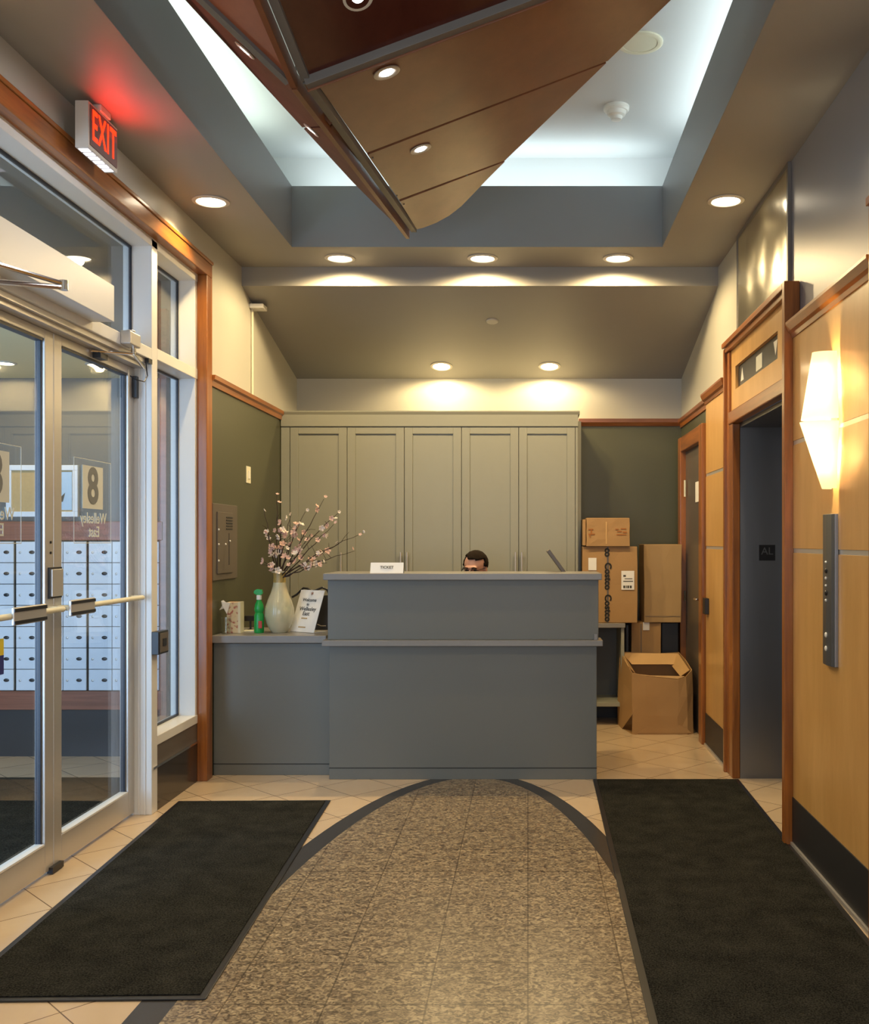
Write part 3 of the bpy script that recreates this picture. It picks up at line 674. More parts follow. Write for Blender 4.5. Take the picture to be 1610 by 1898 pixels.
# monitor seen edge on
o = thing('monitor', 'thin dark screen tilted edge-on at the right end of the desk', 'monitor', (.33, 6.45, .74))
R_ = Matrix.Rotation(math.radians(-36), 3, 'Y'); pv = (.26, 6.45, 1.18)
B(.249, .271, 6.28, 6.62, 1.0, 1.405, rot=R_, piv=pv).build('screen', 'brownpanel', o, bevel=.003)
m = MB(); m.tube([(.27, 6.45, 1.16), (.30, 6.45, .95), (.25, 6.45, .76)], .015, 10); m.box(.13, .35, 6.33, 6.57, .7405, .76); m.build('stand', 'black', o)

# ------------------------------------------------------------------ things on the side counter
HV = .8502
o = thing('vase', 'pale green glazed vase with an ochre neck on the side counter', 'vase', (-1.551, 6.27, HV))
prof = [(.0, 0), (.046, 0), (.062, .02), (.080, .06), (.0915, .105), (.089, .15), (.072, .205), (.053, .25), (.042, .29), (.039, .312), (.034, .312), (.034, .2), (.0, .19)]
MB().lathe((-1.551, 6.27, HV), prof, 40).build('body', 'vase', o, smooth=True)
MB().lathe((-1.551, 6.27, HV), [(.0392, .305), (.037, .345), (.0385, .372), (.034, .372), (.034, .305)], 32).build('neck', 'gold', o, smooth=True)
MB().lathe((-1.551, 6.27, HV), [(.034, .370), (.049, .374), (.050, .383), (.036, .384), (.034, .370)], 32).build('rim', 'vase', o, smooth=True)
o = thing('blossom_branches', 'bare dark branches with pink blossoms standing in the vase', 'flowers', (-1.551, 6.27, HV+.2))
tips = [(513, 917, 6.30), (489, 944, 6.22), (494, 985, 6.15), (487, 1040, 6.16), (540, 952, 6.40), (566, 948, 6.2), (600, 925, 6.28), (630, 948, 6.35), (618, 972, 6.2), (672, 988, 6.3), (657, 1021, 6.22), (606, 1043, 6.15), (628, 1008, 6.4), (553, 968, 6.3), (575, 990, 6.18), (522, 965, 6.38)]
def blossom(c, r, mb):
    n = Vector((random.uniform(-1, 1), random.uniform(-1.3, .2), random.uniform(-.4, 1))).normalized()
    q = n.to_track_quat('Z', 'Y').to_matrix()
    for k in range(5):
        a = 2*PI*k/5
        rr = q @ Matrix.Rotation(a, 3, 'Z') @ Matrix.Rotation(-.5, 3, 'Y')
        mb.ell(Vector(c)+rr @ Vector((r*.6, 0, 0)), (r*.55, r*.42, r*.14), 8, 5, rr)
    mb.ell(Vector(c)+n*r*.15, (r*.2, r*.2, r*.2), 6, 4)
for i, (px, py, Y) in enumerate(tips):
    tip = wp(px, py, Y); base = Vector((-1.551+random.uniform(-.02, .02), 6.27+random.uniform(-.02, .02), HV+.33))
    mid = base.lerp(tip, .5)+Vector((random.uniform(-.03, .02), random.uniform(-.03, .03), random.uniform(0, .035)))
    def bez(t): return base*(1-t)**2+mid*2*t*(1-t)+tip*t*t
    L = [bez(k/9) for k in range(10)]
    L = [L[0]+Vector((0, 0, -.1))]+L
    for k in range(2, 10): L[k] = L[k]+Vector((random.uniform(-.005, .005), 0, random.uniform(-.005, .005)))
    m = MB(); m.tube(L, [.0045]+[.0045-.0032*k/9 for k in range(10)], 6)
    for tw in range(3):
        t0 = random.uniform(.45, .85); p = bez(t0); q = p+Vector((random.uniform(-.06, .06), random.uniform(-.03, .03), random.uniform(.0, .07)))
        m.tube([p, p.lerp(q, .5)+Vector((0, 0, .006)), q], [.0018, .0014, .001], 5)
    br_ = m.build('branch', 'bark', o, smooth=True)
    for k in range(random.choice((5, 6, 7))):
        t0 = random.uniform(.28, 1.0) if k else 1.0
        c = bez(t0)+Vector((random.uniform(-.016, .016), random.uniform(-.016, .016), random.uniform(-.012, .016)))
        mb = MB(); blossom(c, random.uniform(.015, .025) if t0 < .95 else .012, mb)
        mb.build('blossom', random.choice(('pink', 'pink', 'palepink')), br_, smooth=True)
# spray bottle
bx, by = -1.672, 6.245
o = thing('spray_bottle', 'green spray bottle between the floral carton and the vase', 'spray bottle', (bx, by, HV))
MB().lathe((bx, by, HV), [(0, 0), (.029, 0), (.031, .01), (.030, .11), (.024, .125), (.031, .145), (.026, .175), (.014, .20), (.013, .21), (0, .21)], 24).build('body', 'green', o, smooth=True)
MB().lathe((bx, by, HV), [(.014, .205), (.016, .207), (.016, .232), (.012, .235), (0, .235)], 16).build('collar', 'white', o, smooth=True)
m = MB(); m.prism([(bx-.032, by-.011, HV+.245), (bx-.030, by-.011, HV+.262), (bx-.012, by-.011, HV+.272), (bx+.02, by-.011, HV+.268), (bx+.024, by-.011, HV+.245), (bx+.012, by-.011, HV+.232), (bx-.012, by-.011, HV+.234)], (0, .022, 0))
m.prism([(bx-.012, by-.005, HV+.236), (bx-.02, by-.005, HV+.205), (bx-.016, by-.005, HV+.203), (bx-.006, by-.005, HV+.234)], (0, .01, 0))
m.build('trigger_head', 'green', o, bevel=.003)
B(bx+.004, bx+.026, by-.034, by-.027, HV+.03, HV+.075, ).build('sticker', 'red', o, bevel=.002)
# floral carton with tissue
cx, cy = -1.822, 6.235
o = thing('tissue_carton', 'tall floral printed tissue carton with a white tissue at the left end of the counter', 'tissue box', (cx, cy, HV))
B(cx-.040, cx+.044, cy-.03, cy+.05, HV, HV+.192).build('carton', 'floral', o, bevel=.002)
B(cx+.030, cx+.0445, cy-.0305, cy+.0505, HV+.0005, HV+.1925).build('cream_edge', 'cream', o)
m = MB(); m.prism([(cx-.045, cy-.035, HV+.192), (cx-.06, cy-.035, HV+.205), (cx-.072, cy-.04, HV+.199), (cx-.066, cy-.04, HV+.17), (cx-.083, cy-.035, HV+.145), (cx-.06, cy-.034, HV+.155), (cx-.04, cy-.032, HV+.12), (cx-.02, cy-.032, HV+.19)], (.006, -.01, 0)); m.build('tissue', 'paper', o)
gx = -1.855
o = thing('drinking_glass', 'short clear drinking glass in front of the floral carton', 'glass', (gx, 6.16, HV))
MB().lathe((gx, 6.165, HV), [(0, 0), (.026, 0), (.032, .10), (.030, .10), (.0245, .006), (0, .006)], 24).build('bowl', 'glass', o, smooth=True)
kx = -1.768
o = thing('card_stand', 'small black pedestal holder behind the spray bottle', 'holder', (kx, 6.40, HV))
MB().lathe((kx, 6.40, HV), [(0, 0), (.028, 0), (.028, .006), (.006, .012), (.006, .06), (0, .06)], 20).build('pedestal', 'black', o, smooth=True)
B(kx-.036, kx+.036, 6.385, 6.415, HV+.06, HV+.095).build('head', 'black', o, bevel=.005)
o = B(-1.79, -1.70, 6.29, 6.37, HV, HV+.008).build('note_pad', 'cream', bevel=.001); tag(o, 'small cream note pad lying flat beside the spray bottle', 'note pad')
# leaning welcome sign
bl = Vector((-1.497, 6.32, HV+.002)); br = Vector((-1.325, 6.21, HV+.002)); lean = Vector((.54, .84, 0))*.096+Vector((0, 0, .258))
o = thing('welcome_sign', 'white welcome sign in a slanted holder beside the vase', 'sign', (bl+br)/2)
nrm = (br-bl).cross(lean).normalized()
if nrm.y > 0: nrm = -nrm
m = MB(); m.prism([bl, br, br+lean, bl+lean], -nrm*.003); m.build('sheet', 'paper', o)
m = MB(); m.prism([bl-nrm*.003, br-nrm*.003, br-nrm*.003+Vector((.06, .09, 0)), bl-nrm*.003+Vector((.06, .09, 0))], (0, 0, .004)); m.build('holder_foot', 'white', o)
ux = (br-bl).normalized(); uy = lean.normalized(); w0 = (br-bl).length; h0 = lean.length
def SG(fx, fy): 
    c = bl+(br-bl)*fx+lean*fy+nrm*.0012; z = ux.cross(uy)
    return Matrix(((ux.x, uy.x, z.x, c.x), (ux.y, uy.y, z.y, c.y), (ux.z, uy.z, z.z, c.z), (0, 0, 0, 1)))
for tx, fx, fy, sz in (('Welcome', .48, .76, .030), ('to', .46, .655, .024), ('Wellesley', .5, .545, .036), ('East', .48, .435, .036)):
    MB().text(tx, sz, SG(fx, fy), .0004, .0005).build('lettering', 'ink', o)
m = MB()
MB().text('*', .05, SG(.52, .88), .0004, .0005).build('emblem', 'orangeink', o)
for fy, a, b_ in ((.31, .33, .58), (.10, .3, .6)):
    p = bl+(br-bl)*a+lean*fy+nrm*.0008; q = bl+(br-bl)*b_+lean*fy+nrm*.0008
    m.prism([p, q, q+uy*.008, p+uy*.008], nrm*.0005)
m.build('small_print', 'cork', o)
# black bag
bc = Vector((-1.30, 6.51, HV))
o = thing('shoulder_bag', 'black shoulder bag with a strap behind the welcome sign', 'bag', bc)
m = MB(); m.box(bc.x-.10, bc.x+.09, 6.45, 6.57, HV, HV+.20)
bmesh.ops.subdivide_edges(m.bm, edges=m.bm.edges[:], cuts=4, use_grid_fill=True)
for v in m.bm.verts:
    zt = (v.co.z-HV)/.2; k = 1-.35*zt*zt
    v.co.x = bc.x+(v.co.x-bc.x)*k+.012*zt; v.co.y = 6.51+(v.co.y-6.51)*(k-.1*zt)+.006*math.sin(v.co.x*60)
    if zt > .95: v.co.z += .02*math.cos((v.co.x-bc.x)*20)
m.build('body', 'black', o, smooth=True)
m = MB(); m.tube([wp(541, 1107, 6.51), wp(550, 1102, 6.51), wp(557, 1095, 6.51), wp(562, 1090, 6.50), wp(570, 1091, 6.50), wp(578, 1096, 6.50), wp(586, 1094, 6.50), wp(597, 1089, 6.50), wp(606, 1093, 6.51), wp(611, 1104, 6.51)], .007, 8); m.build('strap', 'black', o, smooth=True)
MB().tube([wp(588, 1157, 6.445), wp(595, 1160, 6.443), wp(604, 1160, 6.445)], .003, 6).build('zip', 'chrome', o, smooth=True)

# ------------------------------------------------------------------ tall cabinets
YC = 7.75
ex = [(p-VX)*YC/FPX for p in (537, 643, 749, 855, 961, 1066)]
o = thing('tall_cabinet', 'row of five tall grey panelled cabinet doors against the back wall', 'cabinet', (-.75, YC, 0))
m = MB(); m.box(-1.905, .385, YC+.022, YB-.002, 0, 2.38); m.box(-1.905, ex[0]-.002, YC, YC+.03, 0, 2.30).box(ex[5]+.002, .385, YC, YC+.03, 0, 2.30)
m.build('body', 'cabinet', o)
m = MB(); m.box(-1.905, .388, YC-.012, YC+.05, 2.305, 2.405).prism([(-1.905, YC-.012, 2.395), (-1.905, YC-.024, 2.415), (-1.905, YC-.024, 2.424), (-1.905, YB-.01, 2.424), (-1.905, YB-.01, 2.395)], (2.305, 0, 0))
m.build('crown', 'cabinet', o, bevel=.002)
B(.389, .417, YC+.12, YB-.002, 0, 2.36).build('filler_strip', 'cabinet', o)
sides = [1, 1, -1, 1, -1]
for i in range(5):
    x0_, x1_ = ex[i]+.0025, ex[i+1]-.0025; z0, z1 = .10, 2.299; s = .062
    m = MB(); m.box(x0_+s, x1_-s, YC+.010, YC+.02, z0+s, z1-s)
    m.box(x0_, x0_+s, YC, YC+.02, z0, z1).box(x1_-s, x1_, YC, YC+.02, z0, z1).box(x0_+s, x1_-s, YC, YC+.02, z0, z0+s).box(x0_+s, x1_-s, YC, YC+.02, z1-s+.012, z1)
    d = m.build('door', 'cabinet', o, bevel=.0015)
    hx = (x1_-.022) if sides[i] > 0 else (x0_+.022)
    if i == 0: hx = x1_-.04
    m = MB(); m.tube([(hx, YC-.03, 1.085), (hx, YC-.03, 1.335)], .007, 10)
    for h in (1.11, 1.31): m.tube([(hx, YC-.03, h), (hx, YC, h)], .005, 8)
    m.build('handle', 'alu', d, smooth=True)

# ------------------------------------------------------------------ person behind the desk
hc = Vector((-.352, 6.72, 1.235))
o = thing('person', 'person with short dark hair and glasses sitting low behind the desk', 'person', (hc.x, 6.78, 0))
yaw = Matrix.Rotation(math.radians(-20), 3, 'Z') @ Matrix.Rotation(math.radians(10), 3, 'X')
def H(v): return hc+yaw @ Vector(v)         # head space: -y is forward
m = MB()
m.ell(H((0, .012, .03)), (.073, .092, .083), 24, 16, yaw); m.ell(H((0, -.012, -.045)), (.058, .070, .070), 20, 14, yaw)
m.ell(H((0, -.055, -.088)), (.030, .025, .022), 12, 8, yaw)                       # chin
m.ell(H((0, -.078, .022)), (.050, .014, .012), 12, 8, yaw)                       # brow
m.tube([H((0, -.082, .005)), H((0, -.103, -.035)), H((0, -.085, -.045))], [.009, .014, .008], 10)   # nose
m.ell(H((0, -.080, -.064)), (.024, .010, .006), 12, 6, yaw); m.ell(H((0, -.079, -.073)), (.020, .010, .006), 12, 6, yaw)   # lips
for s in (-1, 1):
    m.ell(H((s*.072, .008, -.005)), (.010, .020, .032), 10, 8, yaw)               # ears
    m.ell(H((s*.036, -.062, -.030)), (.022, .018, .02), 10, 8, yaw)               # cheeks
bx0 = hc.x
m.tube([H((0, .02, -.06)), (bx0, 6.775, 1.10), (bx0, 6.80, 1.04)], [.052, .052, .07], 16)
m.tube([(bx0, 6.80, 1.05), (bx0, 6.81, .98), (bx0, 6.82, .80), (bx0, 6.83, .62), (bx0, 6.83, .50)], [.07, .145, .15, .14, .16], 20)
m.tube([(bx0-.17, 6.81, .985), (bx0, 6.81, 1.0), (bx0+.17, 6.81, .985)], [.055, .09, .055], 14)
for s in (-1, 1):
    m.tube([(bx0+s*.17, 6.81, .985), (bx0+s*.215, 6.77, .80), (bx0+s*.17, 6.58, .785), (bx0+s*.13, 6.50, .775)], [.052, .042, .032, .025], 12)
    m.ell((bx0+s*.125, 6.46, .770), (.038, .048, .015), 12, 8)
    for k in range(4):
        fx = bx0+s*.125+(-.027+.018*k)
        L_ = (.062, .072, .068, .055)[k]
        m.tube([(fx, 6.43, .772), (fx, 6.43-L_*.55, .776), (fx, 6.43-L_, .762)], [.0085, .008, .0065], 8)
    m.tube([(bx0+s*.125-s*.034, 6.47, .768), (bx0+s*.07, 6.445, .770), (bx0+s*.062, 6.42, .762)], [.0105, .0095, .008], 8)
    m.tube([(bx0+s*.09, 6.83, .56), (bx0+s*.11, 6.42, .55), (bx0+s*.11, 6.40, .30), (bx0+s*.11, 6.44, .06)], [.085, .062, .052, .036], 14)
    m.ell((bx0+s*.11, 6.38, .04), (.045, .12, .04), 14, 8)
body = m.build('body', 'skin', o, smooth=True)
rm = body.modifiers.new('remesh', 'REMESH'); rm.mode = 'VOXEL'; rm.voxel_size = .006; rm.use_smooth_shade = True
# clothing
m = MB()
m.tube([(bx0, 6.79, 1.075), (bx0, 6.80, 1.03), (bx0, 6.81, .98), (bx0, 6.82, .80), (bx0, 6.83, .62), (bx0, 6.83, .50)], [.066, .09, .158, .162, .152, .172], 20)
m.tube([(bx0-.18, 6.81, .985), (bx0, 6.81, 1.0), (bx0+.18, 6.81, .985)], [.062, .098, .062], 14)
for s in (-1, 1): m.tube([(bx0+s*.17, 6.81, .985), (bx0+s*.215, 6.77, .80), (bx0+s*.17, 6.59, .785)], [.062, .052, .044], 12)
sh = m.build('shirt', 'shirt', o, smooth=True)
m = MB()
for s in (-1, 1): m.tube([(bx0+s*.09, 6.85, .56), (bx0+s*.11, 6.42, .55), (bx0+s*.11, 6.40, .30), (bx0+s*.11, 6.44, .08)], [.10, .074, .062, .055], 14)
m.build('trousers', 'black', o, smooth=True)
# hair: cap over the skull, open over the face, parted fringe
m = MB(); bmesh.ops.create_uvsphere(m.bm, u_segments=40, v_segments=28, radius=1)
kill = []
for v in m.bm.verts:
    x_, y_, z_ = v.co
    front = y_ < -.12
    line = .50-.18*x_+.06*math.sin(9*x_)
    if front and z_ < line and abs(x_) < .93: kill.append(v); continue
    if z_ < -.42: kill.append(v); continue
    if not front and abs(x_) > .8 and z_ < -.30 and y_ < .25: kill.append(v); continue
for v in m.bm.verts:
    n_ = 1+.018*math.sin(v.co.x*31+v.co.z*23)+random.uniform(-.008, .008)
    v.co = H(Vector((v.co.x*.0835*n_, .012+v.co.y*.101*n_, .033+v.co.z*.090*n_)))
bmesh.ops.delete(m.bm, geom=kill, context='VERTS')
hr = m.build('hair', 'hair', o, smooth=True); sd = hr.modifiers.new('thick', 'SOLIDIFY'); sd.thickness = .009; sd.offset = -1
m = MB()
for s in (-1, 1): m.ell(H((s*.031, -.073, .003)), (.012, .008, .008), 12, 8, yaw)
m.build('eyes', 'eye', o, smooth=True)
m = MB()
for s in (-1, 1): m.tube([H((s*.031-.018, -.090, .022)), H((s*.031, -.094, .026)), H((s*.031+.018, -.090, .022))], .004, 6)
m.build('eyebrows', 'hair', o, smooth=True)
m = MB()
for s in (-1, 1):
    pts = [H((s*.033+.026*math.cos(a), -.100+.006*abs(math.cos(a)), .001+.017*math.sin(a))) for a in [2*PI*k/16 for k in range(17)]]
    m.tube(pts, .0024, 6); m.tube([H((s*.058, -.094, .008)), H((s*.078, -.03, .01)), H((s*.080, .02, .006))], .0022, 6)
m.tube([H((-.008, -.103, .004)), H((.008, -.103, .004))], .0022, 6)
m.build('glasses', 'black', o, smooth=True)
# chair that carries the person
o = thing('desk_chair', 'black chair carrying the person behind the desk', 'chair', (bx0, 6.87, 0))
B(bx0-.23, bx0+.23, 6.64, 7.06, .40, .465).build('seat', 'black', o, bevel=.02, seg=3)
B(bx0-.20, bx0+.20, 7.02, 7.07, .52, .95).build('backrest', 'black', o, bevel=.02, seg=3)
m = MB(); m.tube([(bx0, 6.87, .40), (bx0, 6.87, .06)], .025, 12); m.tube([(bx0, 7.0, .42), (bx0, 7.08, .47), (bx0, 7.05, .60)], .015, 8); m.build('column', 'chrome', o, smooth=True)
for k in range(5):
    a = 2*PI*k/5+.3; m = MB(); m.tube([(bx0, 6.87, .08), (bx0+.25*math.cos(a), 6.87+.25*math.sin(a), .05)], .014, 8); m.ell((bx0+.25*math.cos(a), 6.87+.25*math.sin(a), .025), (.025, .025, .025), 10, 8); m.build('leg', 'black', o, smooth=True)

# ------------------------------------------------------------------ right back corner: shelf unit and cartons
o = thing('shelf_unit', 'low grey shelf unit under the cartons beside the desk', 'shelf', (.55, 7.9, .13))
YS = 7.70
B(.425, .745, YS-.02, YB-.17, .757, .79).build('top', 'slab', o, bevel=.002)
B(.715, .740, YS, YB-.17, .15, .757).build('side_panel', 'cabinet', o, bevel=.002)
B(.425, .45, YS, YB-.17, .15, .757).build('side_panel', 'cabinet', o)
B(.45, .715, YS, YB-.17, .150, .18).build('bottom_shelf', 'cabinet', o, bevel=.002)
B(.45, .715, YB-.20, YB-.17, .18, .757).build('back_panel', 'vestgrey', o)
B(.425, .73, 8.08, 8.13, 0, .15).build('plinth', 'blackmatt', o)

def carton(name, label, x0, x1, y0, y1, z0, z1, mat='card', group=None, rotz=0, taper=0.0):
    c = Vector(((x0+x1)/2, (y0+y1)/2, z0)); o = thing(name, label, 'cardboard box', c, group)
    m = MB(); m.box(x0, x1, y0, y1, z0, z1)
    bmesh.ops.subdivide_edges(m.bm, edges=m.bm.edges[:], cuts=3, use_grid_fill=True)
    for v in m.bm.verts:
        u_ = (v.co.z-z0)/(z1-z0); k = 1-taper*(1-u_)
        v.co.x = c.x+(v.co.x-c.x)*k
        for ax in (0, 1):
            v.co[ax] += random.uniform(-.0025, .0025)
    if rotz:
        R = Matrix.Rotation(rotz, 3, 'Z')
        for v in m.bm.verts: v.co = R @ (v.co-c)+c
    m.build('carton', mat, o, bevel=.004)
    return o, c
YX = 7.72
p0, p1 = wp(1086, 1013, YX), wp(1166, 960, YX)
zB1 = wp(0, 1013, YX).z
oB, cB = carton('cardboard_box', 'large brown carton with black vertical lettering and white labels, beside the desk', wp(1078, 0, YX).x+.004, wp(1181, 0, YX).x, YX, YX+.40, .791, zB1)
yb = YX-.004
R90 = Matrix(((0, 1, 0, 0), (0, 0, -1, 0), (-1, 0, 0, 0), (0, 0, 0, 1)))   # text x -> -z (reads downward), normal -y
for h, n_ in ((wp(0, 1068, YX).z, 1), (wp(0, 1127, YX).z, 1)):
    MB().text('Costco', .071, Matrix.Translation((wp(1126, 0, YX).x, yb, h)) @ R90, .0006, .0022, spacing=1.0).build('print', 'blackink', oB)
MB().text('co', .072, Matrix.Translation((wp(1126, 0, YX).x, yb, wp(0, 1024, YX).z)) @ R90, .0006, .0025, spacing=.9).build('print', 'blackink', oB)
B(wp(1124.5, 0, YX).x, wp(1127.5, 0, YX).x, yb, yb+.0005, .795, zB1).build('seam', 'brownpanel', oB)
def label_(par, x0, y0, x1, y1, Y, bars):
    a, b_ = wp(x0, y1, Y), wp(x1, y0, Y)
    l = B(a.x, b_.x, Y-.0062, Y-.0052, a.z, b_.z).build('label', 'paper', par)
    if bars:
        m = MB()
        for (u0, u1, v0, v1) in bars: m.box(a.x+(b_.x-a.x)*u0, a.x+(b_.x-a.x)*u1, Y-.007, Y-.0061, a.z+(b_.z-a.z)*v0, a.z+(b_.z-a.z)*v1)
        m.build('print', 'ink', l)
label_(oB, 1151, 1058, 1175, 1093, YX, [(.15, .9, .42, .47), (.25, .85, .56, .60), (.15, .35, .68, .78), (.15, .3, .08, .22), (.35, .42, .08, .22), (.46, .6, .08, .22), (.65, .8, .08, .22)])
label_(oB, 1090, 1034, 1105, 1057, YX, None)
oA, cA = carton('cardboard_box', 'small carton with faint orange print on top of the lettered carton', p0.x, p1.x, YX-.03, YX+.25, zB1+.001, p1.z)
m = MB(); m.box(p0.x-.028, p0.x-.004, YX-.02, YX+.25, zB1+.008, p1.z-.012); m.build('open_flap', 'card', oA, bevel=.002)
ya = YX-.034
def mark(pts):
    m = MB()
    for (x0_, y0_, x1_, y1_) in pts:
        a, b_ = wp(x0_, y1_, YX-.03), wp(x1_, y0_, YX-.03); m.box(a.x, b_.x, ya-.0004, ya+.0003, a.z, b_.z)
    m.build('print', 'orangeink', oA)
mark([(1090, 980, 1099, 982), (1094, 982, 1097, 989), (1090, 989, 1102, 991), (1092, 991, 1094, 996)])
mark([(1140, 980, 1146, 982), (1150, 979, 1160, 981), (1143, 984, 1152, 986), (1154, 985, 1161, 988), (1142, 990, 1160, 992)])
B(wp(1121.5, 0, YX).x, wp(1124, 0, YX).x, ya-.0005, ya+.0005, zB1+.02, p1.z-.03).build('tape', 'cardin', oA)
# tall plain box on a lower one
YX2 = 7.86
c0, c1 = wp(1193, 1152, YX2), wp(1263, 1009, YX2)
oD, _c = carton('cardboard_box', 'narrow taped carton under the tall plain carton', wp(1170, 0, YX2).x, wp(1225, 0, YX2).x, YX2+.02, YX2+.28, 0, c0.z-.012)
B(wp(1187.5, 0, YX2).x, wp(1189, 0, YX2).x, YX2+.0155, YX2+.0165, .02, c0.z-.02).build('tape', 'brownpanel', oD)
label_(oD, 1191, 1153, 1203, 1168, YX2+.02, None)
oC, _c = carton('cardboard_box', 'tall plain carton standing beside the wood framed door', c0.x, c1.x, YX2, YX2+.36, c0.z-.008, c1.z, 'card2', taper=.02)
for h in (c0.z+.04,): B(c0.x+.01, c1.x-.01, YX2-.0045, YX2-.0035, h, h+.003).build('crease', 'brownpanel', oC)
o = thing('storage_bin', 'black bin in the dark gap under the tall plain carton', 'bin', (wp(1244, 0, YX2).x, YX2+.2, 0))
m = MB(); m.box(wp(1227, 0, YX2).x, 1.19, YX2+.06, YX2+.34, 0, c0.z-.012); m.build('body', 'black', o, bevel=.008)
m = MB(); m.box(wp(1158, 0, YX2).x, wp(1168, 0, YX2).x, YX2+.03, YX2+.26, 0, .77)
o = m.build('black_sleeve', 'black', bevel=.015, seg=3); tag(o, 'slim black case wedged between the shelf unit and the narrow carton', 'case')
# big open box
o = thing('open_cardboard_box', 'big torn open carton standing on the tile floor by the door', 'cardboard box', (.985, 7.55, 0))
bx_ = [(.742, 7.37), (1.215, 7.37), (1.19, 7.80), (.705, 7.80)]
top = [(.765, 7.355, .455), (.86, 7.35, .43), (1.10, 7.35, .405), (1.155, 7.36, .425), (1.205, 7.40, .47), (1.19, 7.60, .52), (1.17, 7.80, .555), (1.0, 7.81, .545), (.72, 7.80, .56), (.735, 7.6, .52)]
bot = [(.765, 7.375), (.86, 7.37), (1.10, 7.37), (1.17, 7.37), (1.215, 7.40), (1.205, 7.60), (1.19, 7.80), (1.0, 7.80), (.70, 7.80), (.715, 7.6)]
m = MB(); n = len(top); rows = []
for t_ in (0, .33, .66, 1):
    rows.append([m.bm.verts.new((bot[i][0]*(1-t_)+top[i][0]*t_+(random.uniform(-.006, .006) if 0 < t_ < 1 else 0), bot[i][1]*(1-t_)+top[i][1]*t_+(random.uniform(-.008, .004) if 0 < t_ < 1 else 0), .001+top[i][2]*t_)) for i in range(n)])
for a in range(3):
    for i in range(n):
        if a == 0 and i == n-1: 
            continue
        m.bm.faces.new((rows[a][i], rows[a][(i+1) % n], rows[a+1][(i+1) % n], rows[a+1][i]))
# torn corner: replace missing quad with a triangle
m.bm.faces.new((rows[0][n-1], rows[1][0], rows[1][n-1]))
m.bm.faces.new(rows[0][::-1])
bxo = m.build('carton', ['card', 'cardin'], o, recalc=False)
sl = bxo.modifiers.new('thick', 'SOLIDIFY'); sl.thickness = .006; sl.offset = 1
m = MB()
m.prism([(.775, 7.362, .45), (.86, 7.357, .432), (1.10, 7.357, .408), (1.15, 7.366, .425), (1.12, 7.45, .39), (.84, 7.45, .40)], (0, .0, .004)); m.build('folded_flap', 'cardin', o)
m = MB(); m.prism([(.73, 7.79, .55), (1.16, 7.79, .545), (1.13, 7.72, .47), (.80, 7.72, .47)], (0, -.004, .003)); m.build('folded_flap', 'cardin', o)
m = MB(); m.prism([(.742, 7.44, .49), (.733, 7.77, .55), (.79, 7.74, .46), (.80, 7.48, .43)], (.004, 0, .002)); m.build('folded_flap', 'cardin', o)
m = MB(); m.prism([(1.197, 7.42, .465), (1.165, 7.77, .55), (1.11, 7.74, .46), (1.14, 7.48, .41)], (-.004, 0, .002)); m.build('folded_flap', 'cardin', o)
m = MB(); m.prism([(.80, 7.366, .012), (1.20, 7.366, .012), (1.16, 7.363, .055), (1.08, 7.362, .078), (.98, 7.362, .085), (.90, 7.363, .07)], (0, -.004, 0)); m.build('tape_patch', 'card', o)

# ------------------------------------------------------------------ right wall
# side door in wood casing
d = thing('door_3', None, None, (1.25, 7.55, 0), kind='structure')
B(1.255, 1.268, 7.12, 7.98, 0, 2.13).build('door_panel', 'brownpanel', d)
m = MB(); m.tube([(1.255, 7.22, 1.0), (1.215, 7.22, 1.0), (1.212, 7.30, 1.0)], .009, 10); m.build('door_handle', 'chrome', d, smooth=True)
m = MB(); m.tube([(1.236, 7.90, 1.77), (1.236, 7.90, 1.90)], .008, 8); m.build('hinge', 'cream', d)
m = MB(); m.tube([(1.236, 7.90, .95), (1.236, 7.90, 1.03)], .008, 8); m.build('hinge', 'chrome', d)
B(1.251, 1.2549, 7.32, 7.50, 1.71, 1.86).build('paper_notice', 'paper', d)
cs = MB(); cs.box(1.21, 1.269, 7.0, 7.12, 0, 2.245).box(1.21, 1.269, 7.98, 8.10, 0, 2.245)
struct('trim_13', cs, 'cherry_v', bevel=.006)
struct('trim_14', B(1.212, 1.269, 7.12, 7.98, 2.13, 2.243), 'cherry_y', bevel=.006)
# maple wall panels
def maple_panel(label, y0, y1, zt=2.36):
    o = thing('wall_panel', label, 'wall panel', (1.25, (y0+y1)/2, 0), 'maple wall panels')
    for a, b_ in ((.228, 1.366), (1.386, 1.866), (1.886, zt)):
        B(1.235, 1.269, y0, y1, a, b_).build('board', 'maple', o, bevel=.001)
    for h in (1.375, 1.875):
        B(1.238, 1.268, y0, y1, h+.001-.0098, h+.001+.0098).build('metal_strip', 'alu', o)
    B(1.231, 1.2689, y0, y1, .022, .228).build('base_board', 'blackmatt', o)
    B(1.222, 1.2689, y0, y1, 0, .02).build('floor_strip', 'alu', o)
    return o
pf = maple_panel('narrow maple wall panel between the side door and the lift', 6.24, 6.965, 2.37)
pn = maple_panel('wide maple wall panel carrying the wall lamp and call buttons', 3.56, 4.675, 2.37)
for par, y0, y1 in ((pf, 6.24, 6.98), (pn, 3.56, 4.675)):
    m = MB(); m.prism([(1.269-a, y0, h) for a, h in [(0, 2.365), (.04, 2.365), (.045, 2.385), (.058, 2.395), (.07, 2.425), (.07, 2.438), (0, 2.438)]], (0, y1-y0, 0))
    m.build('crown', 'cherry_y', par, bevel=.001)
o = thing('door_strike', 'small black box on the narrow maple panel beside the door casing', 'switch', (1.22, 6.9, 1.0))
B(1.205, 1.2345, 6.84, 6.93, .92, 1.03).build('housing', 'black', o, bevel=.003)
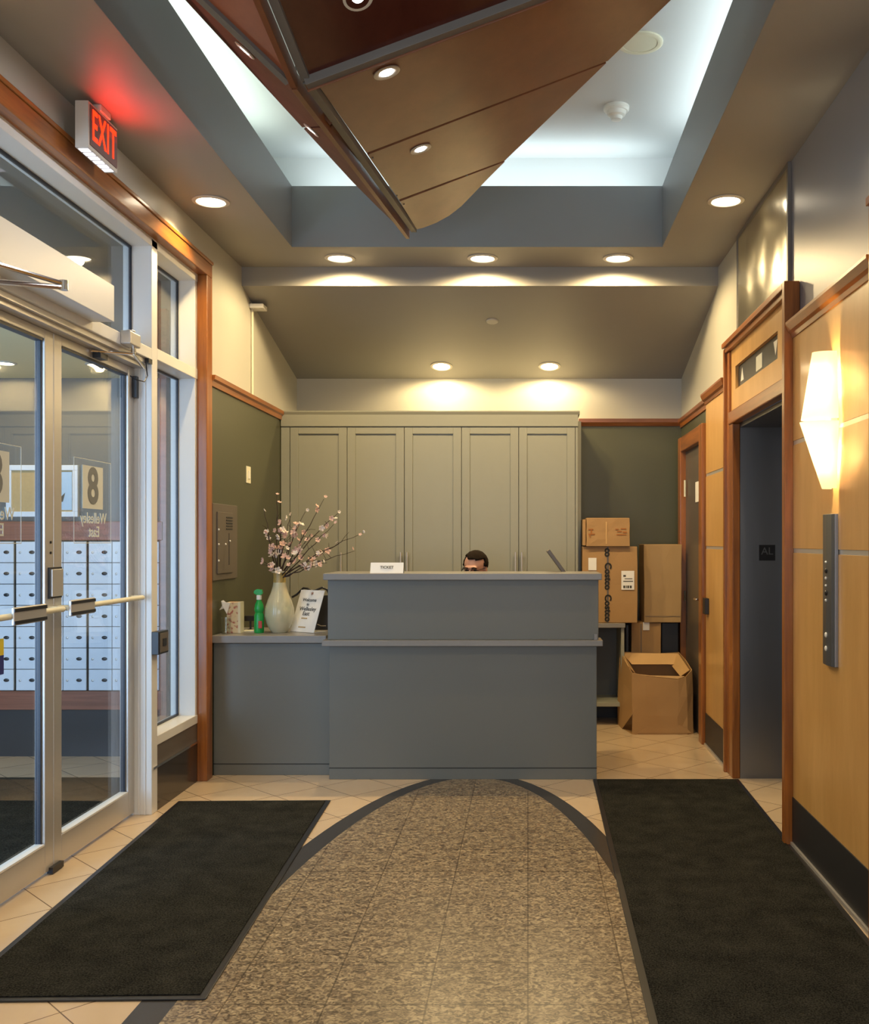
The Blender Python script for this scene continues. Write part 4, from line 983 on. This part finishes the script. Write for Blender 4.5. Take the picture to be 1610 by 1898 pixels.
# lift entrance
def lift(y0, y1, label):
    yo0, yo1 = y0+.16, y1-.20     # opening
    o = thing('elevator', label, 'elevator', (1.4, (y0+y1)/2, 0), 'lift entrances')
    B(1.195, 1.2685, y0, y0+.045, 0, 2.635).build('upright', 'cherry_v', o, bevel=.004)
    B(1.205, 1.2685, y1-.035, y1, 0, 2.60).box(1.222, 1.2685, y1-.10, y1-.035, 0, 2.57).build('upright', 'cherry_v', o, bevel=.004)
    m = MB(); m.box(1.195, 1.2685, y0+.045, y1, 2.605, 2.635).box(1.21, 1.2685, y0+.045, y1-.035, 2.575, 2.605)
    m.build('head_moulding', 'cherry_y', o, bevel=.003)
    m = MB(); m.box(1.236, 1.2685, y0+.045, y1-.10, 2.462, 2.575).box(1.236, 1.2685, y0+.045, y1-.10, 2.20, 2.325).box(1.236, 1.2685, y0+.045, 4.97-4.68+y0, 2.325, 2.462).box(1.236, 1.2685, y0+1.30, y1-.10, 2.325, 2.462)
    m.build('header_panel', 'maple', o)
    m = MB(); m.box(1.215, 1.2685, y0+.045, y1-.10, 2.125, 2.20).box(1.225, 1.2685, y0+.045, yo0, 0, 2.125)
    m.build('opening_trim', 'cherry_y', o, bevel=.006)
    m = MB(); m.box(1.222, 1.2685, y1-.20, y1-.10, 0, 2.125); m.build('opening_upright', 'cherry_v', o, bevel=.006)
    # floor indicator
    i_ = B(1.255, 1.268, y0+.29, y0+1.30, 2.325, 2.462).build('floor_indicator', 'vestbase', o)
    def tri(yc, up):
        s = .07; h0_ = 2.36
        if up: return [(1.253, yc-s*.6, h0_), (1.253, yc+s*.6, h0_), (1.253, yc, h0_+.075)]
        return [(1.253, yc-s*.6, h0_+.075), (1.253, yc+s*.6, h0_+.075), (1.253, yc, h0_)]
    m = MB(); m.prism(tri(y0+.40, False), (.003, 0, 0)); m.build('arrow', 'white', i_)
    m = MB(); m.prism(tri(y0+1.19, True), (.003, 0, 0)); m.build('arrow', 'white', i_)
    B(1.252, 1.2555, y0+.69, y0+.83, 2.35, 2.43).build('display', 'frost', i_)
    # steel reveal
    m = MB(); m.box(1.2690, 1.58, yo1, yo1+.02, 0, 2.12).box(1.2690, 1.58, yo0-.02, yo0, 0, 2.12).box(1.2690, 1.58, yo0-.02, yo1+.02, 2.10, 2.125)
    m.build('reveal', 'jambsteel', o)
    m = MB(); m.box(1.56, 1.58, yo0, (yo0+yo1)/2-.001, 0, 2.10).box(1.56, 1.58, (yo0+yo1)/2+.001, yo1, 0, 2.10)
    m.build('sliding_door', 'jambsteel', o)
    return o, yo0, yo1
L1, yo0, yo1 = lift(4.68, 6.20, 'lift entrance with cherry casing, steel reveal and arrow indicator')
L2, _a, _b = lift(2.035, 3.555, 'lift entrance whose cherry upright shows at the right picture edge')
o = thing('floor_plaque', 'small black plaque reading AL on the steel lift reveal', 'plaque', ((1422-VX)*6/FPX, yo1, 1.36))
a_, b_ = wp(1406, 1039, yo1), wp(1436, 1010, yo1)
B(a_.x, b_.x, yo1-.004, yo1-.0003, a_.z, b_.z).build('plate', 'black', o)
MB().text('AL', .062, Matrix.Translation(((a_.x+b_.x)/2, yo1-.005, (a_.z+b_.z)/2+.008)) @ Matrix.Rotation(PI/2, 4, 'X'), .0006, .0).build('lettering', 'vestgrey', o)
# stainless panel over the lift
o = thing('steel_panel', 'tall brushed stainless panel on the wall above the lift', 'panel', (1.26, 5.43, 2.64))
B(1.256, 1.269, 4.86, 6.01, 2.64, 3.235).build('sheet', 'steel', o)
m = MB(); m.box(1.252, 1.269, 4.835, 4.86, 2.64, 3.249).box(1.252, 1.269, 6.01, 6.03, 2.64, 3.249).box(1.252, 1.269, 4.86, 6.01, 3.225, 3.249)
m.build('edge_frame', 'darkmetal', o)
# wall lamp
YW = 4.02
o = thing('wall_lamp', 'glowing two-part glass wall lamp on the maple panel', 'wall lamp', (1.235, YW, 1.64))
def shade(name, z0, z1, w0_, w1_, d0, d1, mat):
    m = MB(); rings = []
    for t_ in (0, .25, .5, .75, 1):
        w_ = w0_+(w1_-w0_)*t_; dd = d0+(d1-d0)*t_; z = z0+(z1-z0)*t_
        ring = []
        for k in range(9):
            a = -PI/2+PI*k/8
            ring.append(m.bm.verts.new((1.228-dd*max(.02, math.cos(a))**.8, YW+w_*math.sin(a), z)))
        rings.append(ring)
    for i in range(4):
        for k in range(8): m.bm.faces.new((rings[i][k], rings[i][k+1], rings[i+1][k+1], rings[i+1][k]))
    s_ = m.build(name, mat, o, smooth=True); md = s_.modifiers.new('thick', 'SOLIDIFY'); md.thickness = .004
    return s_
shade('upper_shade', 1.905, 2.175, .075, .045, .135, .09, 'shade')
shade('lower_shade', 1.895, 1.63, .080, .035, .140, .05, 'shade')
B(1.205, 1.234, YW-.025, YW+.05, 1.80, 2.0).build('wall_bracket', 'cream', o, bevel=.003)
for h in (1.84, 1.87, 1.93, 1.955): MB().ell((1.20, YW-.02, h), (.005, .005, .005), 8, 6).build('screw', 'chrome', o, smooth=True)
for nm, hh, pw in (('wall_lamp_upper_bulb', 2.06, 5.5), ('wall_lamp_lower_bulb', 1.76, 4.2)):
    l = bpy.data.lights.new(nm, 'POINT'); l.energy = pw; l.color = (1, .82, .52); l.shadow_soft_size = .02
    q = bpy.data.objects.new(nm, l); C.objects.link(q); q.location = (1.17, YW-.02, hh)
# call station
o = thing('call_station', 'slim vertical stainless lift call panel with buttons', 'call panel', (1.225, 4.07, .917))
m = MB(); m.prism([(1.235, 3.995, .917), (1.222, 3.995, .917), (1.213, 4.012, .917), (1.209, 4.07, .917), (1.213, 4.128, .917), (1.222, 4.147, .917), (1.235, 4.147, .917)], (0, 0, .612)); m.build('plate', 'jambsteel', o, bevel=.001)
for h, r_, nm, mt in ((1.30, .011, 'button', 'black'), (1.335, .005, 'indicator_light', 'white'), (1.27, .006, 'indicator_light', 'white'), (1.21, .011, 'button', 'black'), (1.24, .005, 'indicator_light', 'white'), (1.18, .006, 'indicator_light', 'white'), (1.04, .011, 'screw_cap', 'white'), (.985, .011, 'screw_cap', 'white')):
    MB().ell((1.208, 4.07, h), (.005, r_, r_), 12, 8).build(nm, mt, o, smooth=True)

# ------------------------------------------------------------------ floor mats
def mat_(name, label, P):
    o = thing(name, label, 'mat', (sum(p[0] for p in P)/4, sum(p[1] for p in P)/4, .0), 'entrance mats in the lobby')
    c = Vector((sum(p[0] for p in P)/4, sum(p[1] for p in P)/4, 0))
    m = MB(); m.prism([(p[0], p[1], .0018) for p in P], (0, 0, .005)); m.build('rubber_edge', 'black', o, bevel=.002)
    inn = []
    for p in P:
        v = Vector((p[0], p[1], 0))-c
        v = v-Vector((math.copysign(.025, v.x), math.copysign(.025, v.y), 0)); inn.append((c.x+v.x, c.y+v.y, .0069))
    m = MB(); m.prism(inn, (0, 0, .004)); m.build('pile', 'carpet', o, bevel=.002)
mat_('floor_mat', 'charcoal mat in front of the glass doors', [(-1.075, 5.478), (-1.90, 5.46), (-1.80, 3.08), (-.995, 3.10)])
mat_('floor_mat', 'charcoal runner mat in front of the lift', [(.386, 5.965), (1.252, 5.965), (1.19, 2.3), (.350, 2.3)])

# ------------------------------------------------------------------ ceiling fixtures
def dl_parts(o, c, r, axis=None, bulb='bulb_warm'):
    MB().lathe(c, [(r, 0), (r, -.004), (r*.80, -.008), (r*.74, .0), (r*.74, .001)], 32, axis).build('trim_ring', 'ring', o, smooth=True)
    MB().lathe(c, [(0, -.003), (r*.73, -.001), (r*.73, .0006), (0, .0006)], 28, axis).build('lamp', bulb, o, smooth=True)
def downlight(x, y, z, label, group, power=26, nx=0.0, r=.098, dirv=(0, 0, -1), size=168):
    o = thing('downlight', label, 'ceiling light', (x, y, z), group)
    ax = Matrix.Rotation(nx, 3, 'X') if nx else None
    dl_parts(o, (x, y, z-.0012), r, ax)
    spot('downlight_beam', (x, y, z-.02), power, dirv=dirv, size=size)
    return o
G1 = 'round downlights in the flat ceiling'
for px, lab in ((630, 'leftmost downlight of the three above the desk, at the ceiling step'), (894, 'middle downlight of the three above the desk, at the ceiling step'), (1145, 'rightmost downlight of the three above the desk, at the ceiling step')):
    y_ = (HC-EYE)*FPX/(VY-478); downlight((px-VX)*y_/FPX, y_, HC, lab, G1, 48)
downlight(-1.705, 5.40, HC, 'downlight in the ceiling near the glass doors and exit sign', G1, 28, size=132)
downlight(1.063, 5.39, HC, 'downlight in the ceiling beside the stainless panel', G1, 28, size=132)
for x_ in (-1.705, 1.063):
    for y_ in (3.1, .9): downlight(x_, y_, HC, 'downlight above the '+('maple panel' if x_ > 0 else 'glass doors')+(' beside the wooden canopy' if y_ > 2 else ' behind the viewer'), G1, 24, size=132)
sl = math.atan2(HF-HB, YB-YF)
for px, lab in ((818, 'left downlight in the sloped ceiling over the cabinets'), (1018, 'right downlight in the sloped ceiling over the cabinets')):
    y_ = 8.035; z_ = HF-(y_-YF)*(HF-HB)/(YB-YF); downlight((px-VX)*y_/FPX, y_, z_, lab, 'round downlights in the sloped ceiling', 23, -sl, .088)
for px_, py_, lab in ((180, 675, 'added downlight doubling a reflected lamp, seen through the right door leaf'), (8, 672, 'added downlight doubling a reflected lamp at the left picture edge')):  # added lamps, standing in for sloped-ceiling downlights mirrored in the door glass
    y_ = 1.08*FPX/(VY-py_)
    o = thing('downlight', lab, 'ceiling light', ((px_-VX)*y_/FPX, y_, 2.50), 'added downlights doubling reflected lamps')
    dl_parts(o, ((px_-VX)*y_/FPX, y_, 2.4988), .07); spot('added_vestibule_beam', ((px_-VX)*y_/FPX, y_, 2.47), 9)
y_ = 7.227; z_ = HF-(y_-YF)*(HF-HB)/(YB-YF)
m = MB().lathe(((912-VX)*y_/FPX, y_, z_-.001), [(0, -.008), (.04, -.007), (.045, 0), (0, 0)], 24, Matrix.Rotation(-sl, 3, 'X'))
tag(m.build('sprinkler_cover', 'wall', smooth=True), 'small round sprinkler cover in the sloped ceiling', 'sprinkler')
# speaker and smoke detector in the raised ceiling
y_ = (HU-EYE)*FPX/(VY-78); x_ = (1186-VX)*y_/FPX
o = thing('ceiling_speaker', 'round cream speaker grille in the raised ceiling', 'speaker', (x_, y_, HU))
MB().lathe((x_, y_, HU-.0005), [(.115, 0), (.115, -.008), (.105, -.012), (.088, -.010), (.088, 0)], 36).build('rim', 'cream', o, smooth=True)
MB().lathe((x_, y_, HU-.0005), [(0, -.009), (.087, -.008), (.087, 0), (0, 0)], 32).build('grille', 'cream', o, smooth=True)
y_ = (HU-EYE)*FPX/(VY-198); x_ = (1142-VX)*y_/FPX
o = thing('smoke_detector', 'white smoke detector in the raised ceiling', 'smoke detector', (x_, y_, HU))
MB().lathe((x_, y_, HU-.0005), [(.075, 0), (.075, -.018), (.066, -.028), (0, -.028)], 32).build('base', 'white', o, smooth=True)
MB().lathe((x_, y_, HU-.028), [(.058, 0), (.052, -.022), (.036, -.030), (.030, -.048), (0, -.052)], 28).build('sensor_head', 'white', o, smooth=True)
# cove tubes
cv = thing('cove_lamp', 'pale cove lamp tubes hidden on the ledge of the raised ceiling', 'cove light', (-.3, 6.45, HT-.03))
MB().tube([(-1.4, 6.47, HT-.012), (.76, 6.47, HT-.012)], .012, 8).build('tube', 'cove', cv)
MB().tube([(-1.70, 1.2, HT-.012), (-1.70, 6.2, HT-.012)], .012, 8).build('tube', 'cove', cv)
MB().tube([(1.07, 1.2, HT-.012), (1.07, 6.2, HT-.012)], .012, 8).build('tube', 'cove', cv)
# exit sign
o = thing('exit_sign', 'lit red exit sign hanging from the ceiling above the doors', 'exit sign', (-1.82, 4.245, 3.02))
m = MB(); m.box(-1.85, -1.795, 4.10, 4.39, 3.03, 3.222); m.build('housing', 'ring', o, bevel=.002)
B(-1.796, -1.791, 4.112, 4.378, 3.045, 3.21).build('faceplate', 'signface', o)
M4 = Matrix(((0, 0, 1, -1.790), (1, 0, 0, 4.245), (0, 1, 0, 3.128), (0, 0, 0, 1)))
MB().text('EXIT', .15, M4 @ Matrix.Diagonal((.72, 1.2, 1, 1)), .0012, .0012, spacing=1.12).build('lettering', 'exitred', o)
for k in range(6): B(-1.842, -1.803, 4.114+.045*k, 4.143+.045*k, 3.027, 3.0302).build('emergency_lamp', 'exitwhite', o)
B(-1.845, -1.785, 4.20, 4.30, 3.222, 3.2495).build('mount', 'ring', o, bevel=.003)
l = bpy.data.lights.new('exit_sign_glow', 'AREA'); l.shape = 'RECTANGLE'; l.size = .26; l.size_y = .14; l.energy = 1.15; l.color = (1, .03, .02)
q = bpy.data.objects.new('exit_sign_glow', l); C.objects.link(q); q.location = (-1.775, 4.245, 3.13); q.rotation_euler = Vector((1, 0, .75)).to_track_quat('-Z', 'Y').to_euler()

# ------------------------------------------------------------------ hanging wooden canopy
N = Vector((-.771, 3.336, 2.95)); T = Vector((-.677, 5.70, 3.167)); Rr = Vector((.78, 3.26, 3.478)); Lc = Vector((-1.38, 2.858, 3.40)); T2 = Vector((-.95, 1.4, 3.56))
o = thing('ceiling_canopy', 'suspended folded canopy of brown veneer boards and metal ribs under the raised ceiling', 'ceiling canopy', (-.5, 3.6, 2.95))
def plane(a, b_, c): n_ = (b_-a).cross(c-a).normalized(); return (a, n_ if n_.z > 0 else -n_)
P1 = plane(N, T, Rr); P2 = plane(N, T, Lc); P3 = plane(N, Rr, T2); P4 = plane(N, Lc, T2)
def board(pl, pts, mat, th=.018):
    p0_, n_ = pl; P = [onplane(x, y, p0_, n_) for x, y in pts]
    MB().prism(P, n_*th).build('board', mat, o); return P
def offs(a, b_, d):   # shrink helper in pixels
    return (a[0], a[1]+d), (b_[0], b_[1]+d)
board(P1, [(584, 150), (679, 283.5), (1126, 113), (1243, 0), (1423, -171)], 'canopy')
board(P1, [(681, 287), (739, 370), (936, 297), (1060, 178), (1123, 117)], 'canopy')
cur = [(935, 300), (905, 330), (880, 356), (855, 382), (832, 400), (808, 413), (785, 422), (772, 425)]
board(P1, [(741, 373.5)]+cur, 'canopy')
# left wing
def L2p(px, py): return (px, py)
board(P2, [(540, 158), (80, -286), (120, -268), (343, 0), (480, 149), (560, 236), (612, 232)], 'canopysatin')
board(P2, [(613, 236), (563, 239), (654, 338), (700, 384), (742, 425), (750, 430), (690, 345)], 'canopysatin')
# nearer facets
MB().prism([N+Vector((.03, 0, 0)), Rr, T2], P3[1]*.018).build('board', 'canopyred', o)
MB().prism([N+Vector((-.02, 0, 0)), Lc, T2], P4[1]*.018).build('board', 'canopyorange', o)
def bar(a, b_, w_, h_, off, mat, nm='rib'):
    a = Vector(a)+Vector(off); b_ = Vector(b_)+Vector(off); d = (b_-a).normalized(); s = d.cross(Vector((0, 0, 1))).normalized(); u_ = s.cross(d)
    MB().prism([a-s*w_/2-u_*h_/2, a+s*w_/2-u_*h_/2, a+s*w_/2+u_*h_/2, a-s*w_/2+u_*h_/2], b_-a).build(nm, mat, o, bevel=.001)
bar(N, T, .020, .055, (-.005, 0, -.002), 'canopy', 'spine_edge')
bar(N+Vector((.035, .01, .01)), T+Vector((.035, -.04, .01)), .030, .03, (0, 0, 0), 'darkmetal')
bar(N, T2, .020, .055, (-.005, 0, -.002), 'canopy', 'spine_edge')
bar(N+Vector((.035, 0, .01)), T2+Vector((.035, 0, .01)), .030, .03, (0, 0, 0), 'darkmetal')
bar(N+Vector((.03, 0, 0)), Rr, .035, .045, (0, 0, 0), 'darkmetal')
bar(N+Vector((.03, .02, -.012)), Rr+Vector((0, .02, -.012)), .006, .035, (0, 0, 0), 'canopy', 'rib_edge')
bar(N+Vector((-.02, 0, 0)), Lc, .03, .03, (0, 0, .0), 'darkmetal')
def clight(px, py, pl, r, beam=True):
    p = onplane(px, py, *pl); n_ = pl[1]; ax = Vector((0, 0, 1)).rotation_difference(n_).to_matrix()
    c = p-n_*.002
    MB().lathe(c, [(r, 0), (r, -.004), (r*.85, -.006), (r*.5, .000), (r*.5, .001)], 28, ax).build('lamp_ring', 'ring', o, smooth=True)
    MB().lathe(c, [(0, -.006), (r*.48, -.004), (r*.48, .0), (0, .0)], 20, ax).build('lamp', 'bulb_cool', o, smooth=True)
    if beam: spot('canopy_beam', p-n_*.02, 9, (.92, .95, 1), 110, .5, .02, tuple(-n_))
clight(716, 133, P1, .048); clight(779, 275, P1, .048)
clight(455, 92, P2, .042); clight(578, 240, P2, .042)
clight(662, -6, P3, .05)
for px, py in ((690, 292), (735, 362), (865, 325), (748, 378)):
    p = onplane(px, py, *P1); MB().ell(p-P1[1]*.001, (.005, .005, .004), 8, 6).build('screw', 'darkmetal', o)
for p in (T+Vector((0, -.5, .0)), Rr+Vector((-.15, .1, 0)), Lc+Vector((.1, .1, 0)), N+Vector((0, 0, .03))):
    MB().tube([p, (p.x, p.y, HU)], .003, 6).build('suspension_rod', 'darkmetal', o)
